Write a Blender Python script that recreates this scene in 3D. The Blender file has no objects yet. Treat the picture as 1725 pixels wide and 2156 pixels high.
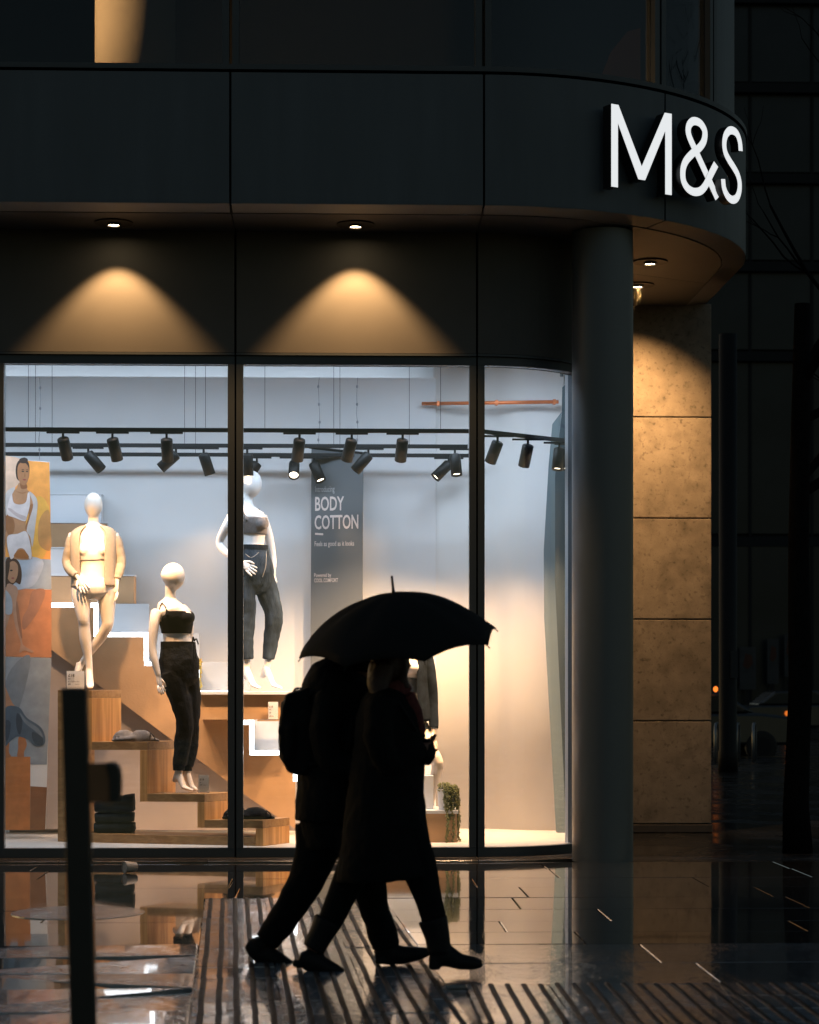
import bpy, bmesh, math, random
from math import sin, cos, pi, radians, sqrt
from mathutils import Vector, Matrix, noise
random.seed(11)
S = bpy.context.scene
COL = S.collection
V = Vector

# ------------------------------------------------------------------ camera
F, YAW, EYE, CAMY, HOR = 4590.0, radians(1.9), 1.45, -18.0, 1440.0   # focal (px of a 1725x2156 frame), yaw, eye height
CW, CH = 1725.0, 2156.0
cam = bpy.data.cameras.new('camera')
camera = bpy.data.objects.new('camera', cam); COL.objects.link(camera)
camera.location = (0, CAMY, EYE)
camera.rotation_euler = (pi/2, 0, -YAW)
cam.sensor_fit = 'VERTICAL'; cam.sensor_height = 36.0
cam.lens = F/CH*36.0
cam.shift_y = (HOR-CH/2)/CH
cam.clip_start = 0.1; cam.clip_end = 600
cam.dof.use_dof = True; cam.dof.focus_distance = 18.3; cam.dof.aperture_fstop = cam.lens/1000/0.022
S.camera = camera

# ------------------------------------------------------------------ world, exposure
SKY_STRENGTH = 0.06
w = bpy.data.worlds.new('World'); S.world = w; w.use_nodes = True
wn = w.node_tree.nodes; wl = w.node_tree.links
sky = wn.new('ShaderNodeTexSky'); sky.sky_type = 'NISHITA'; sky.sun_disc = False
sky.sun_elevation = radians(6.0); sky.sun_rotation = radians(-50)
wl.new(sky.outputs[0], wn['Background'].inputs[0]); wn['Background'].inputs[1].default_value = SKY_STRENGTH
sunl = bpy.data.lights.new('sun', 'SUN'); sunl.energy = 0.02; sunl.angle = radians(20); sunl.color = (0.75, 0.88, 1.0)
sun = bpy.data.objects.new('sun', sunl); COL.objects.link(sun); sun.rotation_euler = (radians(50), 0, radians(-20))
S.view_settings.view_transform = 'Standard'; S.view_settings.look = 'None'
S.view_settings.exposure = 0.0; S.view_settings.gamma = 1.0
S.render.engine = 'CYCLES'
S.cycles.use_denoising = True; S.cycles.denoising_prefilter = 'ACCURATE'
S.cycles.max_bounces = 8; S.cycles.transparent_max_bounces = 12
S.cycles.sample_clamp_indirect = 3.0
S.cycles.caustics_reflective = False; S.cycles.caustics_refractive = False

# ------------------------------------------------------------------ helpers
CY, SY = cos(YAW), sin(YAW)
def ray(px, py):
    cx = (px-CW/2)/F; cz = (HOR-py)/F
    return V((cx*CY+SY, -cx*SY+CY, cz))
def at(px, py, Y):
    d = ray(px, py); t = (Y-CAMY)/d.y
    return V((d.x*t, Y, EYE+d.z*t))
def onp(px, py, p0, u):                    # on the vertical plane through p0 along horizontal u
    d = ray(px, py); n = V((-u.y, u.x, 0)); o = V((0, CAMY, EYE))
    t = (p0-o).dot(n)/d.dot(n)
    return o+d*t
def ground(px, py, z=0.0):
    d = ray(px, py); t = (z-EYE)/d.z
    return V((d.x*t, CAMY+d.y*t, z))
def ppm(Y): return F/(Y-CAMY)
def z3(x, y): return (x*.342, 737.5+y*.342)
def z4(x, y): return (469.3+x*.342, 737.5+y*.342)
def z6(x, y): return (x*.378, 1340.8+y*.378)

class MB:
    def __init__(s): s.v = []; s.f = []; s.m = []; s.mi = 0
    def add(s, vs, fs):
        b = len(s.v); s.v += [V(p) for p in vs]
        for f in fs: s.f.append([b+i for i in f]); s.m.append(s.mi)
        return s
    def box(s, a, b):
        x0, y0, z0 = a; x1, y1, z1 = b
        return s.add([(x0,y0,z0),(x1,y0,z0),(x1,y1,z0),(x0,y1,z0),(x0,y0,z1),(x1,y0,z1),(x1,y1,z1),(x0,y1,z1)],
                     [(3,2,1,0),(4,5,6,7),(0,1,5,4),(1,2,6,5),(2,3,7,6),(3,0,4,7)])
    def prism(s, poly, ext, caps=True):
        n = len(poly); e = V(ext); P = [V(p) for p in poly]
        fs = [(i, (i+1) % n, n+(i+1) % n, n+i) for i in range(n)]
        if caps: fs += [tuple(range(n))[::-1], tuple(range(n, 2*n))]
        return s.add(P+[p+e for p in P], fs)
    def rings(s, rs, closed=True, cap=True, mid=True):
        n = len(rs[0]); vs = [p for r in rs for p in r]; fs = []
        m = n if closed else n-1
        for k in range(len(rs)-1):
            for i in range(m):
                j = (i+1) % n
                fs.append((k*n+i, k*n+j, (k+1)*n+j, (k+1)*n+i))
        if cap and closed:
            a = sum(rs[0], V())/n; b = sum(rs[-1], V())/n
            ia = len(vs); vs = vs+[a, b]; lb = (len(rs)-1)*n
            for i in range(n):
                fs.append((ia, (i+1) % n, i)); fs.append((ia+1, lb+i, lb+(i+1) % n))
        return s.add(vs, fs)
    def loft(s, pts, rad, side=(1,0,0), n=14, cap=True, a0=None, a1=None):
        pts = [V(p) for p in pts]; side = V(side); rs = []
        for k, p in enumerate(pts):
            t = (pts[min(k+1, len(pts)-1)]-pts[max(k-1, 0)]).normalized()
            a = side-t*side.dot(t)
            if a.length < 1e-4: a = V((0,1,0))-t*t.y
            a.normalize(); b = t.cross(a)
            r = rad[k]; ra, rb = (r, r) if not isinstance(r, tuple) else r
            if a0 is None: an = [2*pi*i/n for i in range(n)]
            else: an = [a0+(a1-a0)*i/(n-1) for i in range(n)]
            rs.append([p+a*ra*cos(q)+b*rb*sin(q) for q in an])
        return s.rings(rs, closed=a0 is None, cap=cap)
    def tube(s, pts, r, n=8, cap=True):
        pts = [V(p) for p in pts]
        d = (pts[-1]-pts[0]).normalized()
        side = V((1,0,0)) if abs(d.x) < .8 else V((0,0,1))
        if not isinstance(r, (list, tuple)): r = [r]*len(pts)
        return s.loft(pts, list(r), side, n, cap)
    def ell(s, c, rx, ry, rz, rot=None, taper=0.0, nu=16, nv=10, bulge=0.0):
        rs = []; c = V(c)
        for k in range(1, nv):
            th = pi*k/nv; r = []
            for i in range(nu):
                q = 2*pi*i/nu
                x, y, z = sin(th)*cos(q), sin(th)*sin(q), cos(th)
                f = 1-taper*max(0, -z)**1.3 if taper else 1
                p = V((x*rx*f, (y*ry)*f - bulge*max(0, -z)*ry, z*rz))
                r.append(c+(rot @ p if rot else p))
            rs.append(r)
        n = nu; vs = [p for r in rs for p in r]; fs = []
        for k in range(len(rs)-1):
            for i in range(n):
                j = (i+1) % n; fs.append((k*n+i, (k+1)*n+i, (k+1)*n+j, k*n+j))
        tp = V((0, 0, rz)); bt = V((0, -bulge*ry, -rz))
        vs += [c+(rot @ tp if rot else tp), c+(rot @ bt if rot else bt)]
        ia = len(vs)-2; lb = (len(rs)-1)*n
        for i in range(n):
            fs.append((ia, i, (i+1) % n)); fs.append((ia+1, lb+(i+1) % n, lb+i))
        return s.add(vs, fs)
    def mesh(s, name, smooth=False, fix=True):
        me = bpy.data.meshes.new(name)
        me.from_pydata([tuple(p) for p in s.v], [], s.f)
        for p, m in zip(me.polygons, s.m): p.material_index = m
        if fix:
            bm = bmesh.new(); bm.from_mesh(me); bmesh.ops.recalc_face_normals(bm, faces=bm.faces); bm.to_mesh(me); bm.free()
        if smooth: me.polygons.foreach_set('use_smooth', [True]*len(me.polygons))
        me.update(); return me

WM = {}
def link(name, data, M, parent):
    o = bpy.data.objects.new(name, data); COL.objects.link(o)
    if parent:
        o.parent = parent; o.matrix_parent_inverse = WM[parent.name].inverted()
    o.matrix_basis = M; WM[o.name] = M.copy()
    return o
def obj(name, mb, mat, parent=None, smooth=False, bevel=0, recentre=True, solid=0):
    """one mesh object from a builder whose points are in world space"""
    me = mb.mesh(name, smooth) if isinstance(mb, MB) else mb
    M = Matrix()
    if recentre and len(me.vertices):
        xs = [v.co for v in me.vertices]
        c = V(((min(p.x for p in xs)+max(p.x for p in xs))/2, (min(p.y for p in xs)+max(p.y for p in xs))/2, min(p.z for p in xs)))
        me.transform(Matrix.Translation(-c)); M = Matrix.Translation(c)
    for m in (mat if isinstance(mat, (list, tuple)) else [mat]): me.materials.append(m)
    o = link(name, me, M, parent)
    if solid:
        q = o.modifiers.new('solid', 'SOLIDIFY'); q.thickness = solid; q.offset = 0
    if bevel:
        q = o.modifiers.new('bevel', 'BEVEL'); q.width = bevel; q.segments = 2; q.limit_method = 'ANGLE'
    return o
def inst(name, me, M, parent=None): return link(name, me, M, parent)
def tag(o, label, cat, group=None):
    o['label'] = label; o['category'] = cat
    if group: o['group'] = group
    return o
def thing(name, label, cat, loc=(0,0,0), group=None, rz=0):
    o = link(name, None, Matrix.Translation(V(loc)) @ Matrix.Rotation(rz, 4, 'Z'), None)
    return tag(o, label, cat, group)
def struct(o): o['kind'] = 'structure'; return o
def evalmesh(mb, mods, name='tmp'):
    me = mb.mesh(name, True); o = bpy.data.objects.new('tmp', me); COL.objects.link(o)
    for t, kw in mods:
        m = o.modifiers.new(t, t)
        for k, v in kw.items(): setattr(m, k, v)
    dg = bpy.context.evaluated_depsgraph_get(); dg.update()
    r = bpy.data.meshes.new_from_object(o.evaluated_get(dg))
    bpy.data.objects.remove(o); bpy.data.meshes.remove(me)
    return r
def fuse(mb, voxel=.009, it=5, extra=None, jit=0, jscale=8, fac=.5):
    """one continuous surface out of overlapping closed shapes"""
    r = evalmesh(mb, [('REMESH', dict(mode='VOXEL', voxel_size=voxel)), ('SMOOTH', dict(factor=fac, iterations=it))])
    if jit:
        for v in r.vertices:
            v.co += noise.noise_vector(v.co*jscale)*jit + noise.noise_vector(v.co*jscale*2.7)*jit*.4
    if extra:
        bm = bmesh.new(); bm.from_mesh(r); e = extra.mesh('e', True); bm.from_mesh(e); bm.to_mesh(r); bm.free()
    r.polygons.foreach_set('use_smooth', [True]*len(r.polygons)); r.update()
    return r
def crom(pts, sub=5, closed=True):
    n = len(pts); out = []
    rng = range(n) if closed else range(n-1)
    for i in rng:
        if closed: p = [V(pts[(i+k) % n]) for k in (-1,0,1,2)]
        else: p = [V(pts[max(0, min(n-1, i+k))]) for k in (-1,0,1,2)]
        for j in range(sub):
            t = j/sub
            out.append(.5*((2*p[1])+(-p[0]+p[2])*t+(2*p[0]-5*p[1]+4*p[2]-p[3])*t*t+(-p[0]+3*p[1]-3*p[2]+p[3])*t**3))
    if not closed: out.append(V(pts[-1]))
    return out

# ------------------------------------------------------------------ materials
def mat(name, col, rough=.5, var=.12, scale=6, bump=0, bscale=80, metal=0, spec=.5, rvar=0, emis=None, estr=1, piece=0, stretch=None, sheen=0):
    m = bpy.data.materials.new(name); m.use_nodes = True
    N = m.node_tree.nodes; L = m.node_tree.links; b = N['Principled BSDF']
    b.inputs['Roughness'].default_value = rough; b.inputs['Metallic'].default_value = metal
    b.inputs['Specular IOR Level'].default_value = spec
    if sheen: b.inputs['Sheen Weight'].default_value = sheen
    tc = N.new('ShaderNodeTexCoord'); src = tc.outputs['Object']
    if stretch:
        mp = N.new('ShaderNodeMapping'); mp.inputs['Scale'].default_value = stretch; L.new(src, mp.inputs[0]); src = mp.outputs[0]
    nz = N.new('ShaderNodeTexNoise'); nz.inputs['Scale'].default_value = scale; nz.inputs['Detail'].default_value = 6
    L.new(src, nz.inputs['Vector'])
    mr = N.new('ShaderNodeMapRange'); mr.inputs['From Min'].default_value = .25; mr.inputs['From Max'].default_value = .75
    mr.inputs['To Min'].default_value = 1-var; mr.inputs['To Max'].default_value = 1+var
    L.new(nz.outputs['Fac'], mr.inputs[0]); fac = mr.outputs[0]
    if piece:
        oi = N.new('ShaderNodeObjectInfo'); pr = N.new('ShaderNodeMapRange')
        pr.inputs['To Min'].default_value = 1-piece; pr.inputs['To Max'].default_value = 1+piece
        L.new(oi.outputs['Random'], pr.inputs[0]); mu = N.new('ShaderNodeMath'); mu.operation = 'MULTIPLY'
        L.new(fac, mu.inputs[0]); L.new(pr.outputs[0], mu.inputs[1]); fac = mu.outputs[0]
    vm = N.new('ShaderNodeVectorMath'); vm.operation = 'SCALE'; vm.inputs[0].default_value = col[:3]
    L.new(fac, vm.inputs['Scale']); L.new(vm.outputs[0], b.inputs['Base Color'])
    if rvar:
        rr = N.new('ShaderNodeMapRange'); rr.inputs['From Min'].default_value = .3; rr.inputs['From Max'].default_value = .7
        rr.inputs['To Min'].default_value = max(.01, rough-rvar); rr.inputs['To Max'].default_value = rough+rvar
        L.new(nz.outputs['Fac'], rr.inputs[0]); L.new(rr.outputs[0], b.inputs['Roughness'])
    if bump:
        bz = N.new('ShaderNodeTexNoise'); bz.inputs['Scale'].default_value = bscale; bz.inputs['Detail'].default_value = 4
        L.new(src, bz.inputs['Vector']); bp = N.new('ShaderNodeBump'); bp.inputs['Strength'].default_value = bump
        bp.inputs['Distance'].default_value = .01
        L.new(bz.outputs['Fac'], bp.inputs['Height']); L.new(bp.outputs[0], b.inputs['Normal'])
    if emis:
        b.inputs['Emission Color'].default_value = (*emis, 1); b.inputs['Emission Strength'].default_value = estr
    return m
def glassmat(name, tint=(1,1,1), refl=.06, dif=0, dcol=(.3,.35,.38)):
    m = bpy.data.materials.new(name); m.use_nodes = True
    N = m.node_tree.nodes; L = m.node_tree.links; N.remove(N['Principled BSDF']); out = N['Material Output']
    t = N.new('ShaderNodeBsdfTransparent'); t.inputs[0].default_value = (*tint, 1)
    g = N.new('ShaderNodeBsdfGlossy'); g.inputs['Roughness'].default_value = .02
    tc = N.new('ShaderNodeTexCoord'); nz = N.new('ShaderNodeTexNoise'); nz.inputs['Scale'].default_value = 1.2; L.new(tc.outputs['Object'], nz.inputs['Vector'])
    bp = N.new('ShaderNodeBump'); bp.inputs['Strength'].default_value = .02; L.new(nz.outputs['Fac'], bp.inputs['Height']); L.new(bp.outputs[0], g.inputs['Normal'])
    ge = N.new('ShaderNodeNewGeometry'); dt = N.new('ShaderNodeVectorMath'); dt.operation = 'DOT_PRODUCT'
    L.new(ge.outputs['Normal'], dt.inputs[0]); L.new(ge.outputs['Incoming'], dt.inputs[1])
    def mth(op, a, c=None):
        q = N.new('ShaderNodeMath'); q.operation = op; L.new(a, q.inputs[0])
        if c is not None: q.inputs[1].default_value = c
        return q.outputs[0]
    ab = mth('ABSOLUTE', dt.outputs['Value']); inv = N.new('ShaderNodeMath'); inv.operation = 'SUBTRACT'; inv.inputs[0].default_value = 1; L.new(ab, inv.inputs[1])
    fz = mth('ADD', mth('MULTIPLY', mth('POWER', inv.outputs[0], 5.0), .95), .04)
    mx = N.new('ShaderNodeMixShader'); L.new(fz, mx.inputs[0]); L.new(t.outputs[0], mx.inputs[1]); L.new(g.outputs[0], mx.inputs[2])
    s = mx.outputs[0]
    if dif:
        d = N.new('ShaderNodeBsdfDiffuse'); d.inputs[0].default_value = (*dcol, 1)
        m2 = N.new('ShaderNodeMixShader'); m2.inputs[0].default_value = dif; L.new(s, m2.inputs[1]); L.new(d.outputs[0], m2.inputs[2]); s = m2.outputs[0]
    L.new(s, out.inputs['Surface']); return m
def emit(name, col, strength):
    m = bpy.data.materials.new(name); m.use_nodes = True
    N = m.node_tree.nodes; L = m.node_tree.links; N.remove(N['Principled BSDF'])
    e = N.new('ShaderNodeEmission'); e.inputs[0].default_value = (*col, 1); e.inputs[1].default_value = strength
    L.new(e.outputs[0], N['Material Output'].inputs['Surface']); return m
def wetmat(name, col, rough, rvar, bump, bscale, piece=.25, pud=0.0, film=0.0, ior=1.5, dist=.004):
    """dark wet stone: water film pools to a mirror where the noise is low"""
    m = bpy.data.materials.new(name); m.use_nodes = True
    N = m.node_tree.nodes; L = m.node_tree.links; b = N['Principled BSDF']
    tc = N.new('ShaderNodeTexCoord'); oi = N.new('ShaderNodeObjectInfo'); geo = N.new('ShaderNodeNewGeometry')
    def nz(sc, det=5, ds=0):
        n = N.new('ShaderNodeTexNoise'); n.inputs['Scale'].default_value = sc; n.inputs['Detail'].default_value = det
        n.inputs['Distortion'].default_value = ds
        L.new(geo.outputs['Position'], n.inputs['Vector']); return n.outputs['Fac']
    def mr(i, a, c, d, e):
        r = N.new('ShaderNodeMapRange'); r.inputs[1].default_value = a; r.inputs[2].default_value = c
        r.inputs[3].default_value = d; r.inputs[4].default_value = e; L.new(i, r.inputs[0]); return r.outputs[0]
    def mul(a, c):
        q = N.new('ShaderNodeMath'); q.operation = 'MULTIPLY'; L.new(a, q.inputs[0]); L.new(c, q.inputs[1]); return q.outputs[0]
    tone = mul(mr(nz(14, 8), .3, .7, .7, 1.3), mr(oi.outputs['Random'], 0, 1, 1-piece, 1+piece))
    vm = N.new('ShaderNodeVectorMath'); vm.operation = 'SCALE'; vm.inputs[0].default_value = col; L.new(tone, vm.inputs['Scale']); L.new(vm.outputs[0], b.inputs['Base Color'])
    patch = mr(nz(1.1, 4, .6), .40+pud, .58+pud, 0, 1)
    L.new(mr(patch, 0, 1, max(.015, rough-rvar), rough+rvar), b.inputs['Roughness'])
    b.inputs['IOR'].default_value = ior
    if film: b.inputs['Coat Weight'].default_value = film; b.inputs['Coat Roughness'].default_value = .03; b.inputs['Coat IOR'].default_value = 1.5
    bp = N.new('ShaderNodeBump'); bp.inputs['Distance'].default_value = dist
    L.new(mr(patch, 0, 1, bump*.12, bump), bp.inputs['Strength'])
    mp = N.new('ShaderNodeMapping'); L.new(geo.outputs['Position'], mp.inputs[0]); mp.inputs['Scale'].default_value = (1, .55, 1)
    bz = N.new('ShaderNodeTexNoise'); bz.inputs['Scale'].default_value = bscale; bz.inputs['Detail'].default_value = 5
    L.new(mp.outputs[0], bz.inputs['Vector']); L.new(bz.outputs['Fac'], bp.inputs['Height']); L.new(bp.outputs[0], b.inputs['Normal'])
    return m
def woodmat(name, col, dark, scale=1.0, rough=.4, axis=2):
    m = bpy.data.materials.new(name); m.use_nodes = True
    N = m.node_tree.nodes; L = m.node_tree.links; b = N['Principled BSDF']; b.inputs['Roughness'].default_value = rough
    tc = N.new('ShaderNodeTexCoord'); mp = N.new('ShaderNodeMapping'); L.new(tc.outputs['Object'], mp.inputs[0])
    sc = [14*scale]*3; sc[axis] = .7*scale; mp.inputs['Scale'].default_value = sc
    n = N.new('ShaderNodeTexNoise'); n.inputs['Scale'].default_value = 1.5; n.inputs['Detail'].default_value = 8; n.inputs['Distortion'].default_value = .5
    L.new(mp.outputs[0], n.inputs['Vector']); cr = N.new('ShaderNodeValToRGB')
    cr.color_ramp.elements[0].position = .36; cr.color_ramp.elements[0].color = (*dark, 1)
    cr.color_ramp.elements[1].position = .62; cr.color_ramp.elements[1].color = (*col, 1)
    L.new(n.outputs['Fac'], cr.inputs[0]); L.new(cr.outputs[0], b.inputs['Base Color'])
    bp = N.new('ShaderNodeBump'); bp.inputs['Strength'].default_value = .1; bp.inputs['Distance'].default_value = .003; L.new(n.outputs['Fac'], bp.inputs['Height']); L.new(bp.outputs[0], b.inputs['Normal'])
    return m

M_panel = mat('charcoal_cladding', (.066,.082,.098), .5, .13, 2.2, .03, 300, piece=.07, stretch=(2.5,2.5,.35))
M_wash = mat('dark_render_panel', (.080,.077,.074), .75, .06, 3, .05, 260)
M_soffit = mat('soffit_panel', (.06,.065,.071), .55, .08, 4, .03, 200, piece=.05)
M_lip = mat('canopy_lip_lightened', (.17,.178,.185), .5, .06, 4, .03, 200)  # lightened colour stands in for light thrown up from the wet street
M_frame = mat('window_frame_metal', (.052,.062,.070), .45, .06, 8, .02, 300, spec=.4)
M_gap = mat('joint_black', (.006,.006,.007), .9, .1)
M_glass = glassmat('shop_glass')
M_dglass = glassmat('upper_glass', (.55,.58,.6))
M_screen = glassmat('screen_glass', (.55,.63,.65), dif=.6, dcol=(.22,.27,.285))
M_screen2 = glassmat('screen_glass_dark', (.35,.42,.46), dif=.7, dcol=(.075,.098,.112))
M_col = mat('column_paint', (.066,.080,.094), .38, .06, 3, .03, 250, spec=.7)
M_black = mat('black_metal', (.007,.007,.008), .5, .1, 20, spec=.3)
M_stone = mat('buff_limestone', (.33,.26,.19), .8, .22, 16, .12, 60, piece=.05)
def stonemat():
    m = mat('buff_limestone', (.28,.24,.195), .85, .16, 9, .15, 70, piece=.12, spec=.2)
    N = m.node_tree.nodes; L = m.node_tree.links; b = N['Principled BSDF']; src = b.inputs['Base Color'].links[0].from_socket
    ge = N.new('ShaderNodeNewGeometry'); col = src
    for sc_, lo, hi, dk in ((24, .57, .74, .52), (5, .52, .74, .66), (90, .60, .74, .7), (2.2, .45, .7, .8)):
        n = N.new('ShaderNodeTexNoise'); n.inputs['Scale'].default_value = sc_; n.inputs['Detail'].default_value = 5; L.new(ge.outputs['Position'], n.inputs['Vector'])
        r = N.new('ShaderNodeMapRange'); r.inputs[1].default_value = lo; r.inputs[2].default_value = hi; r.inputs[3].default_value = 1; r.inputs[4].default_value = dk
        L.new(n.outputs['Fac'], r.inputs[0]); v = N.new('ShaderNodeVectorMath'); v.operation = 'SCALE'; L.new(col, v.inputs[0]); L.new(r.outputs[0], v.inputs['Scale']); col = v.outputs[0]
    L.new(col, b.inputs['Base Color']); return m
M_stone = stonemat()
M_stone_dark = mat('dark_plinth_stone', (.06,.05,.042), .5, .2, 14, .1, 60)
M_wall = mat('display_wall_paint', (.60,.61,.62), .85, .03, 2, .02, 200)
M_wallb = mat('backdrop_paint', (.62,.60,.58), .85, .03, 2, .02, 200)
M_ceil = mat('display_ceiling_paint', (.62,.63,.64), .9, .03, 2)
M_floor = mat('display_floor_boards', (.60,.54,.47), .5, .1, 3, .03, 60, stretch=(.6,6,1))
M_wood = woodmat('oak_veneer', (.66,.36,.13), (.42,.205,.066), 1)
M_woodf = woodmat('oak_edge', (.37,.215,.09), (.26,.14,.055), 1.4, axis=0)
M_board = mat('brown_card_board', (.40,.245,.13), .7, .12, 5, .12, 45)
M_boardg = mat('mauve_grey_panel', (.34,.29,.27), .8, .05, 4, .04, 180)
M_white = mat('white_satin_panel', (.60,.62,.65), .4, .03, 3, .05, 40)
M_niche = mat('pale_grey_riser', (.36,.385,.42), .5, .05, 3, .05, 40)
M_led = emit('led_edge', (.86,.94,1.0), 9.0)
M_skin = mat('mannequin_gloss', (.78,.66,.55), .42, .02, 4, 0)
M_skinw = mat('mannequin_white', (.82,.80,.78), .42, .02, 4, 0)
M_card = mat('beige_knit', (.36,.285,.205), .95, .08, 40, .3, 300, spec=.2)
M_crop = mat('pale_cotton', (.86,.76,.68), .85, .04, 30, .15, 300)
M_blackc = mat('black_jersey', (.006,.006,.007), .95, .25, 14, .35, 120, spec=.12)
M_jogger = mat('charcoal_jogger', (.0085,.0095,.012), .95, .35, 9, .5, 60, spec=.15)
M_greyc = mat('grey_marl_cotton', (.15,.14,.14), .9, .2, 60, .3, 240)
M_denim = mat('grey_denim', (.028,.042,.062), .9, .6, 14, .5, 110, stretch=(1,1,.35), spec=.1)
M_denimd = mat('dark_denim', (.010,.015,.023), .9, .5, 18, .5, 120, spec=.1)
M_coat = mat('black_coat_cloth', (.004,.0044,.0048), .9, .3, 12, .3, 90, spec=.15)
M_coat2 = mat('dark_parka_cloth', (.004,.0044,.0048), .8, .3, 9, .3, 60, spec=.15)
M_hairr = mat('auburn_hair', (.030,.008,.004), .5, .4, 60, .3, 150)
M_hand = mat('skin_cold', (.13,.055,.035), .55, .1, 30)
M_scarf = mat('dark_red_scarf', (.10,.02,.018), .9, .3, 30, .4, 120)
M_umb = mat('umbrella_nylon', (.006,.0065,.007), .8, .2, 5, .1, 30, spec=.2)
M_shoe = mat('black_leather', (.006,.006,.007), .6, .2, 20, .1, 60, spec=.2)
M_bag = mat('backpack_nylon', (.004,.0044,.0048), .7, .25, 15, .2, 120, spec=.15)
M_post = mat('black_post_paint', (.012,.012,.012), .45, .2, 12, .1, 60)
M_boxb = mat('brown_button_box', (.22,.10,.04), .45, .2, 10)
M_copper = mat('copper_pipe', (.62,.19,.07), .35, .12, 12, metal=.6)
M_cream = mat('sign_white', (.85,.86,.86), .4, .02, 3, emis=(.96,.98,1.0), estr=.78)
M_signside = mat('sign_return_black', (.006,.006,.007), .35, .1)
M_paper = mat('card_white', (.88,.85,.82), .6, .02, 3)
M_ink = mat('print_black', (.02,.02,.02), .7, .1)
M_acry = glassmat('acrylic', (.92,.93,.94), dif=.08, dcol=(.8,.8,.8))
M_bulb = emit('warm_lamp_lens', (1, .74, .42), 45)
M_bulbs = emit('spot_lens', (1, .86, .66), 6)
M_cool = emit('cool_batten', (.8, .9, 1), 3)
M_wet = wetmat('wet_dark_granite', (.045,.043,.042), .035, .022, .15, 40, film=.8)
M_wetr = wetmat('wet_rough_granite', (.15,.162,.175), .10, .06, .8, 11, pud=-.04, film=.5, ior=1.9, dist=.013)
M_wetl = wetmat('wet_pale_granite', (.30,.325,.35), .17, .06, .9, 9, pud=-.06, film=.3, ior=1.9, dist=.016)
M_wetb = wetmat('wet_base', (.02,.02,.02), .2, .1, .5, 30)
M_rib = wetmat('wet_tactile_slab', (.24,.265,.29), .14, .06, 1.0, 16, film=.45, ior=2.0, dist=.014)
M_ribd = mat('tactile_rib', (.022,.022,.023), .4, .4, 20, .5, 90, spec=.06)  # dark colour stands in for the dark sky the wet ribs reflect
M_kerb = wetmat('wet_kerb_stone', (.06,.05,.042), .16, .08, .5, 40)
M_road = wetmat('wet_asphalt', (.03,.031,.033), .22, .1, 1.0, 60)

# ------------------------------------------------------------------ path of the rounded corner
XC = 1.156                                   # where both the glass line and the canopy start to turn
def path(y0, R, s):
    """s in metres along X up to XC, then along the quarter turn, then straight back"""
    if s <= XC: return V((s, y0, 0)), V((0, -1, 0))
    a = (s-XC)/R
    if a <= pi/2: return V((XC+R*sin(a), y0+R*(1-cos(a)), 0)), V((sin(a), -cos(a), 0))
    return V((XC+R, y0+R+(s-XC-R*pi/2), 0)), V((1, 0, 0))
def strip(y0, R, s0, s1, prof, step=.09):
    """sweep a closed (out, z) profile from s0 to s1"""
    ss = [s0]
    if s1 > XC:
        a, b = max(s0, XC), min(s1, XC+R*pi/2)
        if s0 < XC: ss.append(XC)
        n = max(2, int((b-a)/step)); ss += [a+(b-a)*k/n for k in range(1, n+1)]
        if s1 > b: ss.append(s1)
    else: ss.append(s1)
    ss = sorted(set(round(q, 5) for q in ss)); mb = MB(); rs = []
    for q in ss:
        p, n = path(y0, R, q); rs.append([p+n*o+V((0,0,z)) for o, z in prof])
    n = len(prof); vs = [p for r in rs for p in r]
    fs = [(k*n+i, k*n+(i+1) % n, (k+1)*n+(i+1) % n, (k+1)*n+i) for k in range(len(rs)-1) for i in range(n)]
    fs += [tuple(range(n)), tuple(range((len(rs)-1)*n, len(rs)*n))[::-1]]
    return mb.add(vs, fs)
RG, RF = 1.1, 2.5
YF = -.86
Z_SOF, Z_FB, Z_FT, Z_HEAD, Z_GT, Z_GB, Z_FL = 5.185, 5.222, 6.25, 4.17, 4.085, .097, .095
JX = [-4.80, -2.80, -.838, XC]               # panel joints along the front
GAP = .009

# ------------------------------------------------------------------ ground
pav = MB(); pav.add([(-60,-40,-.022),(60,-40,-.022),(60,26,-.022),(-60,26,-.022)], [(0,1,2,3)])
pavement = struct(obj('pavement', pav, M_wetb, recentre=False))
rd = MB(); rd.add([(-300,26,-.14),(300,26,-.14),(300,420,-.14),(-300,420,-.14)], [(0,1,2,3)])
road = struct(obj('road', rd, M_road, recentre=False))
kb = MB().box((-60,25.85,-.3), (60,26.0,-.018)); struct(obj('kerb', kb, M_kerb, recentre=False))
def slab(poly, m, tilt=.0016, th=.02, z=0, name='paving_slab', edge=.004):
    c = sum((V((p[0], p[1], 0)) for p in poly), V())/len(poly)
    ax, ay = random.gauss(0, tilt), random.gauss(0, tilt); dz = random.uniform(-.0012, .0012)
    top = []; tin = []
    for p in poly:
        d = V((p[0], p[1], 0))-c; L = d.length
        q = c+d*(1-edge/L); qi = c+d*(1-(edge+.006)/L)
        h = z+dz+ax*d.y+ay*d.x
        top.append(V((q.x, q.y, h-.003))); tin.append(V((qi.x, qi.y, h)))
    n = len(poly); mb = MB()
    mb.add([V((p.x, p.y, -.02)) for p in top]+top+tin,
           [(i, (i+1) % n, n+(i+1) % n, n+i) for i in range(n)]+[(n+i, n+(i+1) % n, 2*n+(i+1) % n, 2*n+i) for i in range(n)]+[tuple(range(2*n, 3*n))])
    return obj(name, mb, m, pavement)
STX0, STY0, STA = -.89, -3.24, radians(-2.75)             # tactile strip: top-left corner, turn
def strip_left(Y): return STX0+(STY0-Y)*math.tan(-STA)
def strip_right(Y): return strip_left(Y)+1.206
BANDY = -7.5
rows = [-.30, -1.0, -1.75, -2.5, -3.24, -4.0, -4.72, -5.3, -5.88, -6.7, -7.5]
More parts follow.
